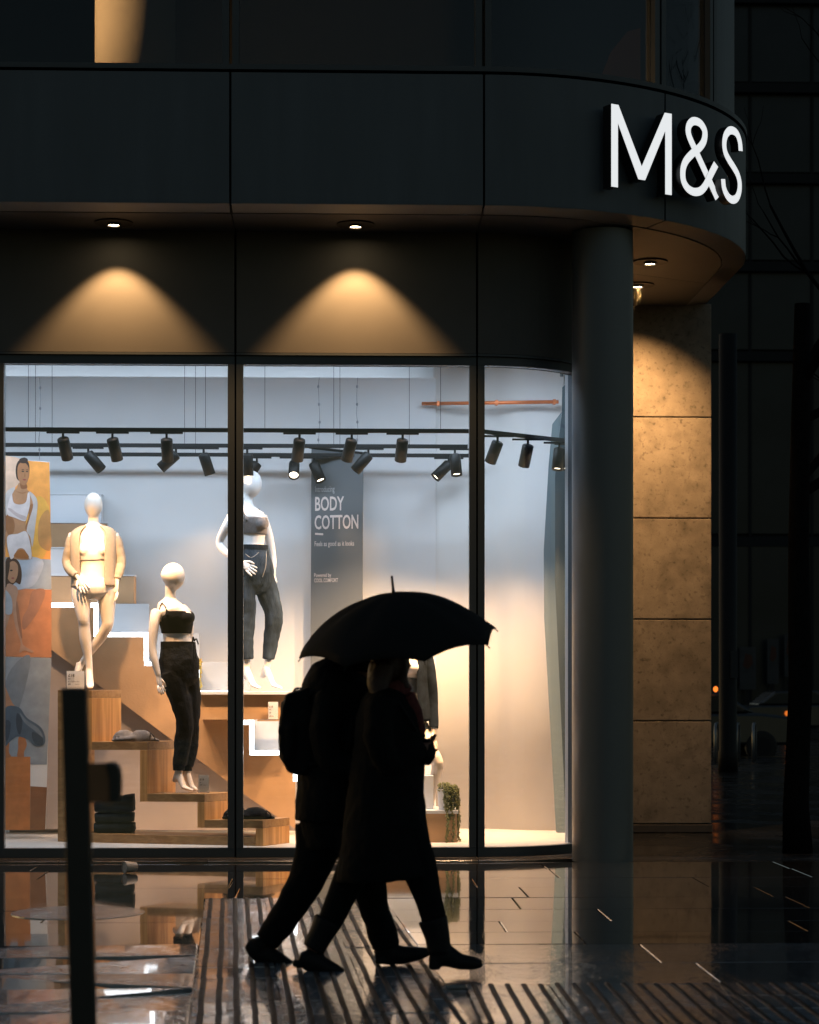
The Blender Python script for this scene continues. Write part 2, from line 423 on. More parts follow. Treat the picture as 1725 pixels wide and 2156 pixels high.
for k in range(len(rows)-1):
    ya, yb = rows[k], rows[k+1]
    def run(xa, xb, fa, fb, lens, off, m, tilt):
        x = xa+off
        edges = [None]
        xs = []
        while x < xb-.35: xs.append(x); x += lens*random.uniform(.85, 1.15)
        xs = [None]+[q for q in xs if q > xa+.35]+[None]
        for i in range(len(xs)-1):
            l = (fa(ya), fa(yb)) if xs[i] is None else (xs[i], xs[i])
            r = (fb(ya), fb(yb)) if xs[i+1] is None else (xs[i+1], xs[i+1])
            slab([(l[1], yb), (r[1], yb), (r[0], ya), (l[0], ya)], m, tilt)
    if yb >= STY0-.01:
        run(-5.2, 6.4, lambda y: -5.2, lambda y: 6.4, 1.9, random.uniform(.3, 1.6), M_wet, .0008)
    else:
        if ya > -5.8: run(-5.2, -1.0, lambda y: -5.2, strip_left, 1.5, random.uniform(.3, 1.3), M_wet, .0012)
        run(.5, 6.4, strip_right, lambda y: 6.4, 1.7, random.uniform(.4, 1.5), M_wet if ya > -5.8 else M_wetr, .0012)
# triangular cut setts, front left
cells_x = [-5.2, -4.0, -2.9, -2.02, None]
tri_rows = [-5.88, -6.42, -7.0, -7.65, -8.35, -9.2]
for k in range(len(tri_rows)-1):
    ya, yb = tri_rows[k], tri_rows[k+1]
    for i in range(len(cells_x)-1):
        xa = cells_x[i]; jit = .06*((k*3+i) % 3-1)
        A = (xa+jit, ya); D = (xa+.1*((k+i) % 2), yb)
        if cells_x[i+1] is None: B = (strip_left(ya), ya); C = (strip_left(yb), yb)
        else: B = (cells_x[i+1]+.06*((k*3+i+1) % 3-1), ya); C = (cells_x[i+1]+.1*((k+i+1) % 2), yb)
        mm = [M_wetr, M_wetl, M_wetr, M_wet, M_wetl]
        if (i+k) % 2: slab([D, C, A], mm[(i*2+k) % 5], .011, edge=.011); slab([C, B, A], mm[(i+k*3+2) % 5], .011, edge=.011)
        else: slab([D, C, B], mm[(i+k) % 5], .011, edge=.011); slab([D, B, A], mm[(i*3+k+3) % 5], .011, edge=.011)
# ribbed tactile slabs
def tactile_mesh():
    mb = MB(); a = .1985; zt = 0.0
    mb.add([(-a,-a,-.02),(a,-a,-.02),(a,a,-.02),(-a,a,-.02),(-a,-a,zt),(a,-a,zt),(a,a,zt),(-a,a,zt)],
           [(0,1,5,4),(1,2,6,5),(2,3,7,6),(3,0,4,7),(4,5,6,7)])
    for k in range(5):
        x = -.16+.08*k
        nb = 12; L = 2*a/nb; mb.mi = 1
        for j in range(nb):                      # each rib is a row of little worn bars
            y0 = -a+j*L+.004; y1 = y0+L-.008
            pr = [(-.016,-.002), (-.010,.0055), (0,.0068), (.010,.0055), (.016,-.002)]
            n = len(pr)
            mb.add([(x+p, y0, z) for p, z in pr]+[(x+p, y1, z) for p, z in pr],
                   [(i, i+1, n+i+1, n+i) for i in range(n-1)]+[tuple(range(n))[::-1], tuple(range(n, 2*n))])
    me = mb.mesh('tactile_slab'); me.materials.append(M_rib); me.materials.append(M_ribd); return me
TAC = tactile_mesh()
def put_tac(x, y, a):
    M = Matrix.Translation((x+random.uniform(-.003,.003), y, random.uniform(-.0015,.0015))) @ Matrix.Rotation(a+random.gauss(0,.006), 4, 'Z') @ Matrix.Rotation(random.gauss(0,.003), 4, 'X') @ Matrix.Rotation(random.gauss(0,.003), 4, 'Y')
    inst('tactile_slab', TAC, M, pavement)
u = V((cos(-STA), sin(-STA), 0)); vdir = V((math.tan(-STA), -1, 0)).normalized(); ux = V((-vdir.y, vdir.x, 0))
for r in range(15):
    for c in range(3):
        p = V((STX0, STY0, 0))+vdir*(.2+.4*r)+ux*(.2+.402*c)
        put_tac(p.x, p.y, math.atan2(ux.y, ux.x))
for r in range(4):
    for c in range(14):
        y = BANDY-.2-.402*r; put_tac(strip_right(-9.1)+.22+.402*c, y, 0)
# kerb stones along the shop front
for i, (a, b) in enumerate([(-5.2,-3.4),(-3.4,-2.25),(-2.25,-1.05),(-1.05,.05),(.05,1.15),(1.15,2.0),(2.0,2.8)]):
    obj('kerb_stone', strip(0, RG, a+.003, b-.003, [(.29,-.02),(.29,.008),(.275,.016),(.13,.022),(.13,-.02)]), M_kerb, pavement)
# round iron cover in the puddle
g0 = ground(165, 1922); mc = MB()
ring = [V((g0.x+.42*cos(q), g0.y+.42*sin(q), .0)) for q in [2*pi*i/40 for i in range(40)]]
mc.prism([p+V((0,0,-.01)) for p in ring], (0,0,.0135))
cover = obj('drain_cover', mc, M_wetl); tag(cover, 'flat round grey cover lying in the wet paving left of the strip', 'cover')

# ------------------------------------------------------------------ the shop building
shop = thing('shop_building', 'dark corner shop building with curved canopy and lit display window', 'building', (0, 0, 0))
def J(i): return JX[i]
ends = JX+[XC+1.62, XC+RF*pi/2+.6, XC+RF*pi/2+3.2]
fprof = [(0,Z_FB),(0,Z_FT),(-.06,Z_FT),(-.06,Z_FB)]
for i in range(len(ends)-1):
    a, b = ends[i]+GAP, ends[i+1]-GAP
    obj('fascia_panel', strip(YF, RF, a, b, fprof), M_panel, shop)
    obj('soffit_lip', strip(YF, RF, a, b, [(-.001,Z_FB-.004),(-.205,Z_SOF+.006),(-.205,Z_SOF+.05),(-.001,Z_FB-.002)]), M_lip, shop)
bk = obj('joint_backing', strip(YF, RF, -5.5, ends[-1], [(-.065,Z_FB+.01),(-.065,Z_FT+.01),(-.10,Z_FT+.01),(-.10,Z_FB+.01)]), M_gap, shop)
# soffit: one sheet per bay between the lip and the wall / behind the corner
def soffit_poly(s0, s1, inner_s0, inner_s1):
    o = []; n = 14
    for k in range(n+1):
        p, nn = path(YF, RF, s0+(s1-s0)*k/n); o.append(p-nn*.215)
    i = []
    for k in range(n+1):
        p, nn = path(0, RG, inner_s0+(inner_s1-inner_s0)*k/n); i.append(p-nn*.02)
    return o+i[::-1]
sofs = [(JX[0],JX[1],JX[0],JX[1]), (JX[1],JX[2],JX[1],JX[2]), (JX[2],JX[3],JX[2],JX[3]),
        (XC, XC+1.62, XC, XC+.62), (XC+1.62, XC+RF*pi/2+.6, XC+.62, XC+RG*pi/2+.4), (XC+RF*pi/2+.6, XC+RF*pi/2+4.2, XC+RG*pi/2+.4, XC+RG*pi/2+4.2)]
for s in sofs:
    pl = soffit_poly(s[0]+GAP/2, s[1]-GAP/2, s[2]+GAP/2, s[3]-GAP/2)
    obj('soffit_panel', MB().prism([p+V((0,0,Z_SOF)) for p in pl], (0,0,.04)), M_soffit, shop)
obj('soffit_backing', MB().prism([p+V((0,0,Z_SOF+.06)) for p in soffit_poly(-5.4, XC+RF*pi/2+4, -5.4, XC+RG*pi/2+4)], (0,0,.05)), M_gap, shop)
# sill and upper glazing
obj('upper_sill', strip(YF, RF, -5.5, XC+RF*pi/2+3, [(.012,Z_FT+.022),(.012,Z_FT+.062),(-.16,Z_FT+.075),(-.16,Z_FT+.022)]), M_frame, shop)
umul = [JX[0], JX[1], JX[2], XC, XC+1.62, XC+2.4, XC+RF*pi/2+.6]
for s in umul[:-1]:
    obj('upper_mullion', strip(YF, RF, s-.065, s-.012, [(-.05,Z_FT+.07),(-.05,9.2),(-.16,9.2),(-.16,Z_FT+.07)], .02), M_frame, shop)
    obj('upper_mullion', strip(YF, RF, s+.012, s+.065, [(-.05,Z_FT+.07),(-.05,9.2),(-.16,9.2),(-.16,Z_FT+.07)], .02), M_frame, shop)
for i in range(len(umul)-1):
    obj('upper_pane', strip(YF, RF, umul[i]+.066, umul[i+1]-.066, [(-.10,Z_FT+.07),(-.10,9.2),(-.112,9.2),(-.112,Z_FT+.07)]), M_dglass if i < len(umul)-2 else M_panel, shop)
# upstairs room shell
M_dark = mat('unlit_room', (.03,.031,.033), .9, .1)
def ushell(z0, z1):
    ss_ = [-5.3]+[XC+RF*pi/2*k/16 for k in range(17)]
    pl = [path(YF, RF, q)[0]-path(YF, RF, q)[1]*.2 for q in ss_]
    return MB().prism([V((p.x, p.y, z0)) for p in pl]+[V((pl[-1].x, 5, z0)), V((-5.3, 5, z0))], (0,0,z1-z0))
obj('upper_floor', ushell(Z_FT, Z_FT+.018), M_dark, shop)
obj('upper_back_wall', MB().box((-5.3,4.6,Z_FT+.03), (3.2,4.8,9.4)), M_dark, shop)
obj('upper_ceiling', ushell(9.21, 9.4), M_dark, shop)
# wall above the glass, head, base, mullions
for i in range(3):
    obj('wall_panel', strip(0, RG, JX[i]+GAP, JX[i+1]-GAP, [(0,Z_HEAD+.012),(0,Z_SOF+.02),(-.08,Z_SOF+.02),(-.08,Z_HEAD+.012)]), M_wash, shop)
obj('wall_panel', strip(0, RG, XC+GAP, XC+RG*pi/2+3.6, [(0,Z_HEAD+.012),(0,Z_SOF+.02),(-.08,Z_SOF+.02),(-.08,Z_HEAD+.012)]), M_wash, shop)
obj('joint_backing', strip(0, RG, -5.4, XC+RG*pi/2, [(-.085,Z_GT),(-.085,Z_SOF+.04),(-.12,Z_SOF+.04),(-.12,Z_GT)]), M_gap, shop)
G1 = XC+RG*radians(56)
for i in range(4):
    a = JX[i]+GAP*.8; b = (JX[i+1]-GAP*.8) if i < 3 else G1
    obj('head_trim', strip(0, RG, a, b, [(.022,Z_HEAD-.012),(.022,Z_HEAD+.006),(-.03,Z_HEAD+.010),(-.03,Z_HEAD-.012)]), M_frame, shop)
    obj('head_frame', strip(0, RG, a, b, [(-.004,Z_GT),(-.004,Z_HEAD-.016),(-.08,Z_HEAD-.016),(-.08,Z_GT)]), M_frame, shop)
    obj('base_frame', strip(0, RG, a, b, [(0,.022),(0,Z_GB),(-.08,Z_GB),(-.08,.022)]), M_frame, shop)
    lo = JX[i]+GAP*.8; hi = lo+.056
    obj('mullion', strip(0, RG, lo, hi, [(.002,Z_GB+.002),(.002,Z_GT-.002),(-.10,Z_GT-.002),(-.10,Z_GB+.002)], .03), M_frame, shop)
    if i < 3: obj('mullion', strip(0, RG, b-.056, b, [(.002,Z_GB+.002),(.002,Z_GT-.002),(-.10,Z_GT-.002),(-.10,Z_GB+.002)], .03), M_frame, shop)
    obj('window_pane', strip(0, RG, hi+.001, (b-.057) if i < 3 else b, [(-.03,Z_GB+.003),(-.03,Z_GT-.003),(-.042,Z_GT-.003),(-.042,Z_GB+.003)]), M_glass, shop)
obj('joint_backing', MB().box((JX[2]-.012,.06,.02), (JX[2]+.012,.09,Z_GT)), M_gap, shop)
obj('joint_backing', MB().box((JX[3]-.012,.06,.02), (JX[3]+.012,.09,Z_GT)), M_gap, shop)
obj('plinth_ledge', strip(0, RG, -5.4, G1, [(.12,-.02),(.12,.012),(.05,.019),(-.05,.019),(-.05,-.02)]), M_stone_dark, shop)
obj('return_wall', strip(0, RG, G1+.002, XC+RG*pi/2+3.6, [(0,-.02),(0,Z_HEAD+.01),(-.12,Z_HEAD+.01),(-.12,-.02)]), M_panel, shop)
# round column at the corner
cc = at(1269, 1440, -.06); rc = 64.5/ppm(-.06)
mb = MB(); nn = 48
mb.rings([[V((cc.x+rc*k*cos(2*pi*i/nn), cc.y+rc*k*sin(2*pi*i/nn), z)) for i in range(nn)] for z, k in ((-.01,1.0),(2.6,1.0),(Z_SOF-.012,1.0))])
column = obj('round_column', mb, M_col, shop, smooth=True)
ed = column.modifiers.new('es', 'EDGE_SPLIT'); ed.split_angle = radians(50)
# stone pier behind the column
YP = 3.45; sp = ppm(YP)
xr = at(1498, 1500, YP).x; xl = at(1240, 1500, YP).x
zj = [at(1400, q, YP).z for q in (1735, 1518, 1304, 1091, 878)]
lev = zj+[at(1400, 665, YP).z, Z_SOF+.03]
lev = zj+[Z_SOF+.03]
pier_core = MB().box((xl+.03,YP+.03,-.02), (xr-.03,YP+1.5,Z_SOF+.03)); obj('pier_core', pier_core, M_gap, shop)
for i in range(len(lev)-1):
    obj('stone_block', MB().box((xl,YP,lev[i]+.006), (xr,YP+.16,lev[i+1]-.006)), M_stone, shop, bevel=.006)
    obj('stone_block', MB().box((xr-.16,YP+.166,lev[i]+.006), (xr,YP+1.5,lev[i+1]-.006)), M_stone, shop, bevel=.006)
obj('plinth', MB().box((xl,YP-.012,-.02), (xr+.012,YP+1.5,lev[0]-.004)), M_stone_dark, shop, bevel=.008)
# upper storeys' mass further back so that the canopy does not float
obj('upper_wall', MB().box((-5.5,5.2,-.02), (xr-.2,9,12)), M_panel, shop)

# display interior shell (setting)
YB = 2.4
XR = XC+RG-.14
def shell(z0, z1, inset=.086, y1=YB+.5):
    pl = [path(0, RG, -5.3)[0]]+[path(0, RG, XC+RG*pi/2*k/16)[0] for k in range(17)]
    nn_ = [V((0,-1,0))]+[path(0, RG, XC+RG*pi/2*k/16)[1] for k in range(17)]
    pl = [p-n*inset for p, n in zip(pl, nn_)]
    return MB().prism([V((p.x, p.y, z0)) for p in pl]+[V((pl[-1].x, y1, z0)), V((-5.3, y1, z0))], (0,0,z1-z0))
struct(obj('display_floor', shell(-.02, Z_FL), M_floor))
struct(obj('display_ceiling', shell(4.52, 4.6, .13), M_ceil))
xw = at(918, 795, YB).x; zw = at(700, 795, YB).z
struct(obj('display_wall', MB().box((-5.3,YB,Z_FL), (xw,YB+.05,zw)), M_wall))
struct(obj('cove_wall', MB().box((-5.3,YB+.40,Z_FL), (XR,YB+.46,4.52)), M_wallb))
struct(obj('side_wall', MB().box((-5.3,.09,Z_FL), (-5.2,YB+.5,4.52)), M_wall))
mbk = MB(); arc = [(xw-.02, YB+.03), (1.1, YB+.02), (1.3, YB-.02), (1.5, YB-.08), (1.65, YB-.18), (1.85, YB-.26), (2.1, YB-.3)]
pts = crom([V((a, b, 0)) for a, b in arc], 6, False)
mbk.rings([[p+V((0,0,z)) for p in pts] for z in (Z_FL, 4.515)], closed=False)
struct(obj('side_wall', strip(0, RG, G1+.003, XC+RG*pi/2+1.9, [(-.122,Z_FL),(-.122,4.515),(-.15,4.515),(-.15,Z_FL)]), M_wall))
bd = struct(obj('backdrop', mbk, M_wallb, smooth=True, solid=.03))

# ------------------------------------------------------------------ lamps of the place
WARM = (1.0, .55, .22); SPOTC = (1.0, .61, .31); COOLC = (.60, .78, 1.0)
def lamp(name, kind, loc, direction, power, color, parent, size=.03, cone=60, blend=.3, sx=None):
    l = bpy.data.lights.new(name, kind); l.energy = power; l.color = color
    if kind == 'SPOT': l.spot_size = radians(cone); l.spot_blend = blend; l.shadow_soft_size = size
    elif kind == 'AREA':
        l.shape = 'RECTANGLE' if sx else 'DISK'; l.size = size
        if sx: l.size_y = sx
    else: l.shadow_soft_size = size
    q = V(direction).normalized().to_track_quat('-Z', 'Y')
    return link(name, l, Matrix.Translation(V(loc)) @ q.to_matrix().to_4x4(), parent)
def ringm(r0, r1, z0, z1, n=28):
    mb = MB()
    prof = [(r0, z0), (r1, z0), (r1, z1), (r0, z1)]
    rs = [[V((r*cos(2*pi*i/n), r*sin(2*pi*i/n), z)) for r, z in prof] for i in range(n)]
    vs = [p for r in rs for p in r]; fs = []
    for i in range(n):
        j = (i+1) % n
        for k in range(4): fs.append((i*4+k, i*4+(k+1) % 4, j*4+(k+1) % 4, j*4+k))
    return mb.add(vs, fs)
def disc(r, z, n=24):
    return MB().add([V((r*cos(2*pi*i/n), r*sin(2*pi*i/n), z)) for i in range(n)], [tuple(range(n))])
RINGM = ringm(.052, .155, -.012, -.001).mesh('trim_ring'); RINGM.materials.append(M_black)
BAFM = ringm(.048, .053, -.030, -.002).mesh('baffle'); BAFM.materials.append(M_black)
LENM = disc(.050, -.020).mesh('lens'); LENM.materials.append(M_bulb)
def downlight(x, y, label, power, aim=(0,0,-1), cone=90, blend=.5):
    t = thing('recessed_downlight', label, 'downlight', (x, y, Z_SOF), 'downlights set into the canopy soffit')
    M = Matrix.Translation((x, y, Z_SOF))
    inst('trim_ring', RINGM, M, t); inst('baffle', BAFM, M, t); inst('lens', LENM, M, t)
    lamp('lamp', 'SPOT', (x, y, Z_SOF-.034), aim, power, WARM, t, .02, cone, blend)
dx = at(240, 461, -.30).x; downlight(dx, -.30, 'lit recessed downlight in the soffit above the leftmost window bay', 225, (0,.06,-1))
dx = at(749, 464, -.30).x; downlight(dx, -.30, 'lit recessed downlight in the soffit above the middle window bay', 265, (0,.06,-1))
def on_soffit(px, py):
    d = ray(px, py); t = (Z_SOF-EYE)/d.z; return V((d.x*t, CAMY+d.y*t, Z_SOF))
p = on_soffit(1369, 550); downlight(p.x, p.y, 'lit downlight near the canopy edge, right of the round column', 45, (0,.1,-1), 88)
p = on_soffit(1343, 599); downlight(p.x, p.y, 'lit downlight half hidden behind the round column with a wisp of cobweb', 560, (0,.72,-1), 88, 1.0)
cw = thing('cobweb', 'wisp of lit cobweb hanging under the half hidden soffit downlight', 'cobweb', p)
mb = MB()
for k in range(5):
    a = p+V((random.uniform(-.03,.05), random.uniform(-.03,.03), -.02)); b = a+V((random.uniform(-.08,.03), .02, random.uniform(-.2,-.08)))
    mb.tube([a, (a+b)/2+V((.02,0,-.02)), b], .001, 4)
obj('strands', mb, mat('cobweb_fibre', (.02,.016,.01), .9), cw)

# ------------------------------------------------------------------ illuminated letters on the curved fascia
def ribbon(pts, wdt, depth, closed=False, rise=0.0):
    """flat stroke in the local XZ plane, front at y=-depth"""
    mb = MB(); n = len(pts); L = []; R = []
    for i, p in enumerate(pts):
        a = pts[max(0, i-1)]; b = pts[min(n-1, i+1)]
        t = (V(b)-V(a)).normalized(); nn = V((-t.y, t.x))
        L.append(V(p)+nn*wdt/2); R.append(V(p)-nn*wdt/2)
    vs = []; fs = []; mi = []
    for i in range(n):
        r = rise*i/(n-1)
        for q in (L[i], R[i]): vs.append((q.x, -depth-r, q.y))
        for q in (L[i], R[i]): vs.append((q.x, 0, q.y))
    mb.mi = 0; mb.add(vs, [(4*i, 4*i+1, 4*i+5, 4*i+4) for i in range(n-1)])
    b = 0; mb.mi = 1
    side = []
    for i in range(n-1):
        side += [(4*i, 4*i+4, 4*i+6, 4*i+2), (4*i+1, 4*i+3, 4*i+7, 4*i+5), (4*i+2, 4*i+6, 4*i+7, 4*i+3)]
    side += [(0,2,3,1), (4*(n-1), 4*(n-1)+1, 4*(n-1)+3, 4*(n-1)+2)]
    for f in side: mb.f.append(list(f)); mb.m.append(1)
    return mb
def polyletter(outline, depth):
    mb = MB(); n = len(outline)
    mb.add([(x, -depth, z) for x, z in outline]+[(x, 0, z) for x, z in outline], [tuple(range(n))])
    for i in range(n): mb.f.append([i, (i+1) % n, n+(i+1) % n, n+i]); mb.m.append(1)
    mb.f.append(list(range(n, 2*n))[::-1]); mb.m.append(1)
    return mb
sign = thing('illuminated_sign', 'three glowing white letters reading M&S on the curved dark fascia', 'sign', path(YF, RF, XC+1.6)[0]+V((0,0,5.4)))
RS = RF+.03
def place_letter(mb, pxc, z0, RS=RF+.03):
    lo, hi = 0.0, 1.5
    for _ in range(40):
        m = (lo+hi)/2; P = V((XC+(RS+.11)*sin(m), YF+RF-(RS+.11)*cos(m), 0))
        d = P-V((0,CAMY,0)); dep = d.x*SY+d.y*CY; lat = d.x*CY-d.y*SY
        if CW/2+F*lat/dep < pxc: lo = m
        else: hi = m
    P = V((XC+RS*sin(m), YF+RF-RS*cos(m), z0))
    me = mb.mesh('letter', fix=False); me.transform(Matrix.Rotation(m, 4, 'Z')); me.transform(Matrix.Translation(P))
    return me
SW = .066; LH = .655; Z0 = 5.385
w_ = .30
mo = [(-w_,0),(-w_,LH),(-w_+SW+.005,LH),(0,LH*.30),(w_-SW-.005,LH),(w_,LH),(w_,0),(w_-SW,0),(w_-SW,LH*.775),(.034,LH*.135),(-.034,LH*.135),(-w_+SW,LH*.775),(-w_+SW,0)]
obj('letter_m', place_letter(polyletter(mo, .11), 1351.5, Z0), [M_cream, M_signside], sign)
amp = [(1.0,0),(.72,.27),(.42,.56),(.22,.76),(.20,.88),(.29,.965),(.42,.99),(.55,.965),(.645,.88),(.62,.75),(.50,.64),(.30,.53),(.12,.40),(.045,.27),(.06,.13),(.17,.04),(.34,.01),(.52,.045),(.66,.14),(.78,.28),(.95,.47)]
aw = .465
am = [V(((x-.5)*aw, SW/2+y*(LH-SW)+.01)) for x, y in amp]
am = crom(am, 6, False)
obj('letter_ampersand', place_letter(ribbon(am, SW, .09, rise=.004), 1477, Z0, RF+.11), [M_cream, M_signside], sign)
ess = [(.95,.74),(.91,.86),(.78,.955),(.58,.985),(.36,.96),(.18,.87),(.12,.75),(.18,.64),(.36,.555),(.60,.475),(.80,.39),(.90,.28),(.87,.155),(.73,.055),(.50,.015),(.27,.05),(.11,.14),(.06,.26)]
sw_ = .315
es = crom([V(((x-.5)*sw_, SW/2+y*(LH-SW)+.005)) for x, y in ess], 6, False)
obj('letter_s', place_letter(ribbon(es, SW, .075), 1549, Z0, RF+.19), [M_cream, M_signside], sign)

# upstairs: a lit round pillar and a curved orange shade seen through the glass
pp = at(285, 100, 1.0)
up = thing('indoor_pillar', 'round pale pillar glowing warm behind the upper left window', 'pillar', (pp.x, 1.0, Z_FT+.02))
mb = MB(); rr_ = 84/ppm(1.0)
mb.rings([[V((pp.x+rr_*cos(2*pi*i/40), 1.0+rr_*sin(2*pi*i/40), z)) for i in range(40)] for z in (Z_FT+.02, 9.2)])
obj('shaft', mb, mat('pillar_plaster', (.5,.42,.34), .85, .05, 5), up, smooth=True)
mb = MB(); lx, ly, lz = pp.x-1.35, .15, 7.1
mb.tube([(lx, ly, 9.2), (lx, ly, lz+.06)], .012, 8); mb.tube([(lx-.07, ly, lz+.06), (lx+.03, ly, lz+.02)], .05, 14)
ul = obj('pendant_spotlight', mb, M_black, None); tag(ul, 'black pendant spotlight upstairs shining on the round pillar', 'spotlight')
lamp('lamp', 'SPOT', (lx+.07, ly, lz), (1.0,.42,-.12), 260, WARM, ul, .03, 120, .6)
q0 = at(1312, 120, .6)
mb = MB(); sh = [V((-.22,0,-.5)),V((-.2,0,-.2)),V((-.1,0,.05)),V((.04,0,.22)),V((.15,0,.25)),V((.15,0,-.5))]
mb.prism([q0+p for p in sh], (0,.06,0)); ob = obj('curved_panel', mb, mat('orange_panel', (.42,.15,.05), .7, .1, 4)); tag(ob, 'dim orange curved panel behind the upper corner window', 'panel')

# ------------------------------------------------------------------ display: ceiling fittings
def batten(name, x0, x1, y, z, power, col, label, direction, m=M_cool, hw=.03):
    t = thing(name, label, 'light', ((x0+x1)/2, y, z))
    obj('housing', MB().box((x0,y-hw-.01,z), (x1,y+hw+.01,z+.05)), M_paper, t)
    dz = -1 if direction[2] < 0 else 1
    zz = z-.006 if dz < 0 else z+.051
    obj('diffuser', MB().box((x0+.02,y-hw,zz), (x1-.02,y+hw,zz+.005)), m, t)
    lamp('lamp', 'AREA', ((x0+x1)/2, y, zz+dz*.012), direction, power, col, t, x1-x0, sx=hw*2)
for x0, lb in ((-4.6,'outer left'), (-2.6,'left'), (-.65,'middle')):
    batten('added_fill_panel', x0, x0+1.6, .42, 4.46, 50, COOLC, 'added unseen cool white fill panel under the display ceiling, %s bay' % lb, (0,0,-1), hw=.28)  # unseen panels added as cool fill, hidden above the window head
batten('added_fill_panel', 1.05, 1.75, 1.1, 4.46, 18, COOLC, 'short added unseen cool white fill panel above the curved corner bay', (0,0,-1), hw=.28)
batten('cove_light', -5.0, xw-.1, YB+.2, zw-.25, 11, COOLC, 'cool strip light hidden in the cove behind the display wall', (0,.2,1))

ZT = 3.56
tracks = []
def track(pts, label, wires, back=0):
    t = thing('lighting_track', label, 'lighting track', pts[0], 'lighting tracks hanging in the window')
    for k in range(len(pts)-1):
        a, b = V(pts[k]), V(pts[k+1]); d = (b-a).normalized(); s_ = V((-d.y, d.x, 0))*.018
        mb = MB(); mb.prism([a+s_+V((0,0,-.017)), a-s_+V((0,0,-.017)), a-s_+V((0,0,.017)), a+s_+V((0,0,.017))], b-a)
        obj('rail', mb, M_black, t, bevel=.003)
    for wx in wires:
        a, b = V(pts[0]), V(pts[1]); f = (wx-a.x)/(b.x-a.x); q = a+(b-a)*f
        obj('suspension_wire', MB().tube([q+V((0,0,.015)), V((q.x, q.y, 4.53))], .0022, 5), M_black, t)
    return t
Y1, Y2, Y3 = .17, 1.35, 2.12
wx = lambda px, Y: at(px, 850, Y).x
track([(-5.1,Y1,ZT), (at(1010,908,Y1).x,Y1,ZT), (at(1225,924,.98).x,.98,ZT)], 'black lighting track nearest the glass, bending at the corner', [wx(60,Y1), wx(433,Y1), wx(558,Y1), wx(928,Y1)])
track([(-5.1,Y2,ZT), (at(985,936,Y2).x,Y2,ZT)], 'black lighting track in the middle between two others', [wx(75,Y2), wx(389,Y2), wx(703,Y2), wx(862,Y2)])
track([(-5.1,Y3,ZT), (at(1000,957,Y3).x,Y3,ZT)], 'black lighting track furthest back, closest to the display wall', [wx(110,Y3), wx(412,Y3), wx(716,Y3)])
def canmesh():
    mb = MB(); n = 20
    prof = [(.0,0.012),(.030,.012),(.047,.004),(.050,-.006),(.050,-.185),(.044,-.185),(.040,-.160)]
    rs = [[V((r*cos(2*pi*i/n), r*sin(2*pi*i/n), z)) for i in range(n)] for r, z in prof[1:]]
    mb.rings(rs, cap=False); mb.add(rs[0], [tuple(range(n))])
    me = mb.mesh('can', True); me.materials.append(M_black); return me
CANM = canmesh(); CANM.polygons.foreach_set('use_smooth', [True]*len(CANM.polygons))
LENS2 = disc(.041, -.165, 20).mesh('lens'); LENS2.materials.append(M_bulbs)
ADP = MB().box((-.135,-.017,-.014), (.135,.017,0)).mesh('adapter'); ADP.materials.append(M_black)
STEM = MB().tube([(0,0,-.014),(0,0,-.06)], .010, 8).mesh('stem'); STEM.materials.append(M_black)
def spot(px, Y, dirv, label, power, cone=78, y_=None, col=SPOTC):
    x = at(px, 920, Y).x; top = V((x, Y, ZT-.018))
    t = thing('track_spotlight', label, 'spotlight', top, 'black cylinder spotlights on the tracks')
    M = Matrix.Translation(top); inst('adapter', ADP, M, t); inst('stem', STEM, M, t)
    d = V(dirv).normalized(); q = d.to_track_quat('-Z', 'Y').to_matrix().to_4x4()
    Mc = Matrix.Translation(top+V((0,0,-.062))) @ q
    c = inst('can', CANM, Mc, t); inst('lens', LENS2, Mc, c)
    if power: lamp('lamp', 'SPOT', top+V((0,0,-.062))+d*.192, d, power, col, t, .03, cone, 1.0)
P0 = 230; PR = 660
SP = [(133,Y1,(.16,.72,-1),'leftmost spotlight on the front track, pointing straight down',P0),
 (237,Y1,(.20,.52,-1),'second spotlight from the left on the front track',P0),
 (351,Y1,(.03,.40,-1),'third spotlight from the left on the front track, overlapping another behind',P0*.6),
 (631,Y1,(-.14,.62,-1),'first spotlight on the front track right of the left mullion',P0*.45),
 (741,Y1,(-.28,.55,-1),'spotlight on the front track just above the banner edge',P0*.5),
 (848,Y1,(-.10,.62,-1),'front track spotlight between the banner and the right mullion',PR),
 (186,Y2,(.85,-.1,-1),'middle track spotlight tilted sharply right near the left mannequin',P0*.8),
 (371,Y2,(-1.15,.1,-1),'middle track spotlight tilted sharply left in the left bay',P0*.5),
 (429,Y2,(.32,.2,-1),'middle track spotlight beside the left mullion, leaning right',P0*.35),
 (521,Y2,(.02,.1,-1),'middle track spotlight hanging over the mannequin in jeans',P0*.12),
 (776,Y2,(-.85,-.1,-1),'middle track spotlight tilted left in front of the banner',P0*.5),
 (958,Y2,(.08,-.25,-1),'middle track spotlight against the right mullion',P0*.5),
 (620,Y3,(-.02,-1.1,-1),'back track spotlight with its bright lens turned to the street',P0*.25),
 (661,Y3,(.40,-.35,-1),'back track spotlight just left of the banner',P0*.4),
 (945,Y3,(-1.0,-.3,-1),'back track spotlight tilted left beside the right mullion',P0*.5),
 (541,Y3,(-.6,.0,-1),'back track spotlight half hidden behind another by the left mullion',P0*.3)]
for a in SP: spot(*a, cone=78 if a[0] > 780 else 62)
def bend(px):
    a = at(1010,908,Y1); b = at(1225,924,.98); f = (px-1010)/215.0; return Y1+(.98-Y1)*f
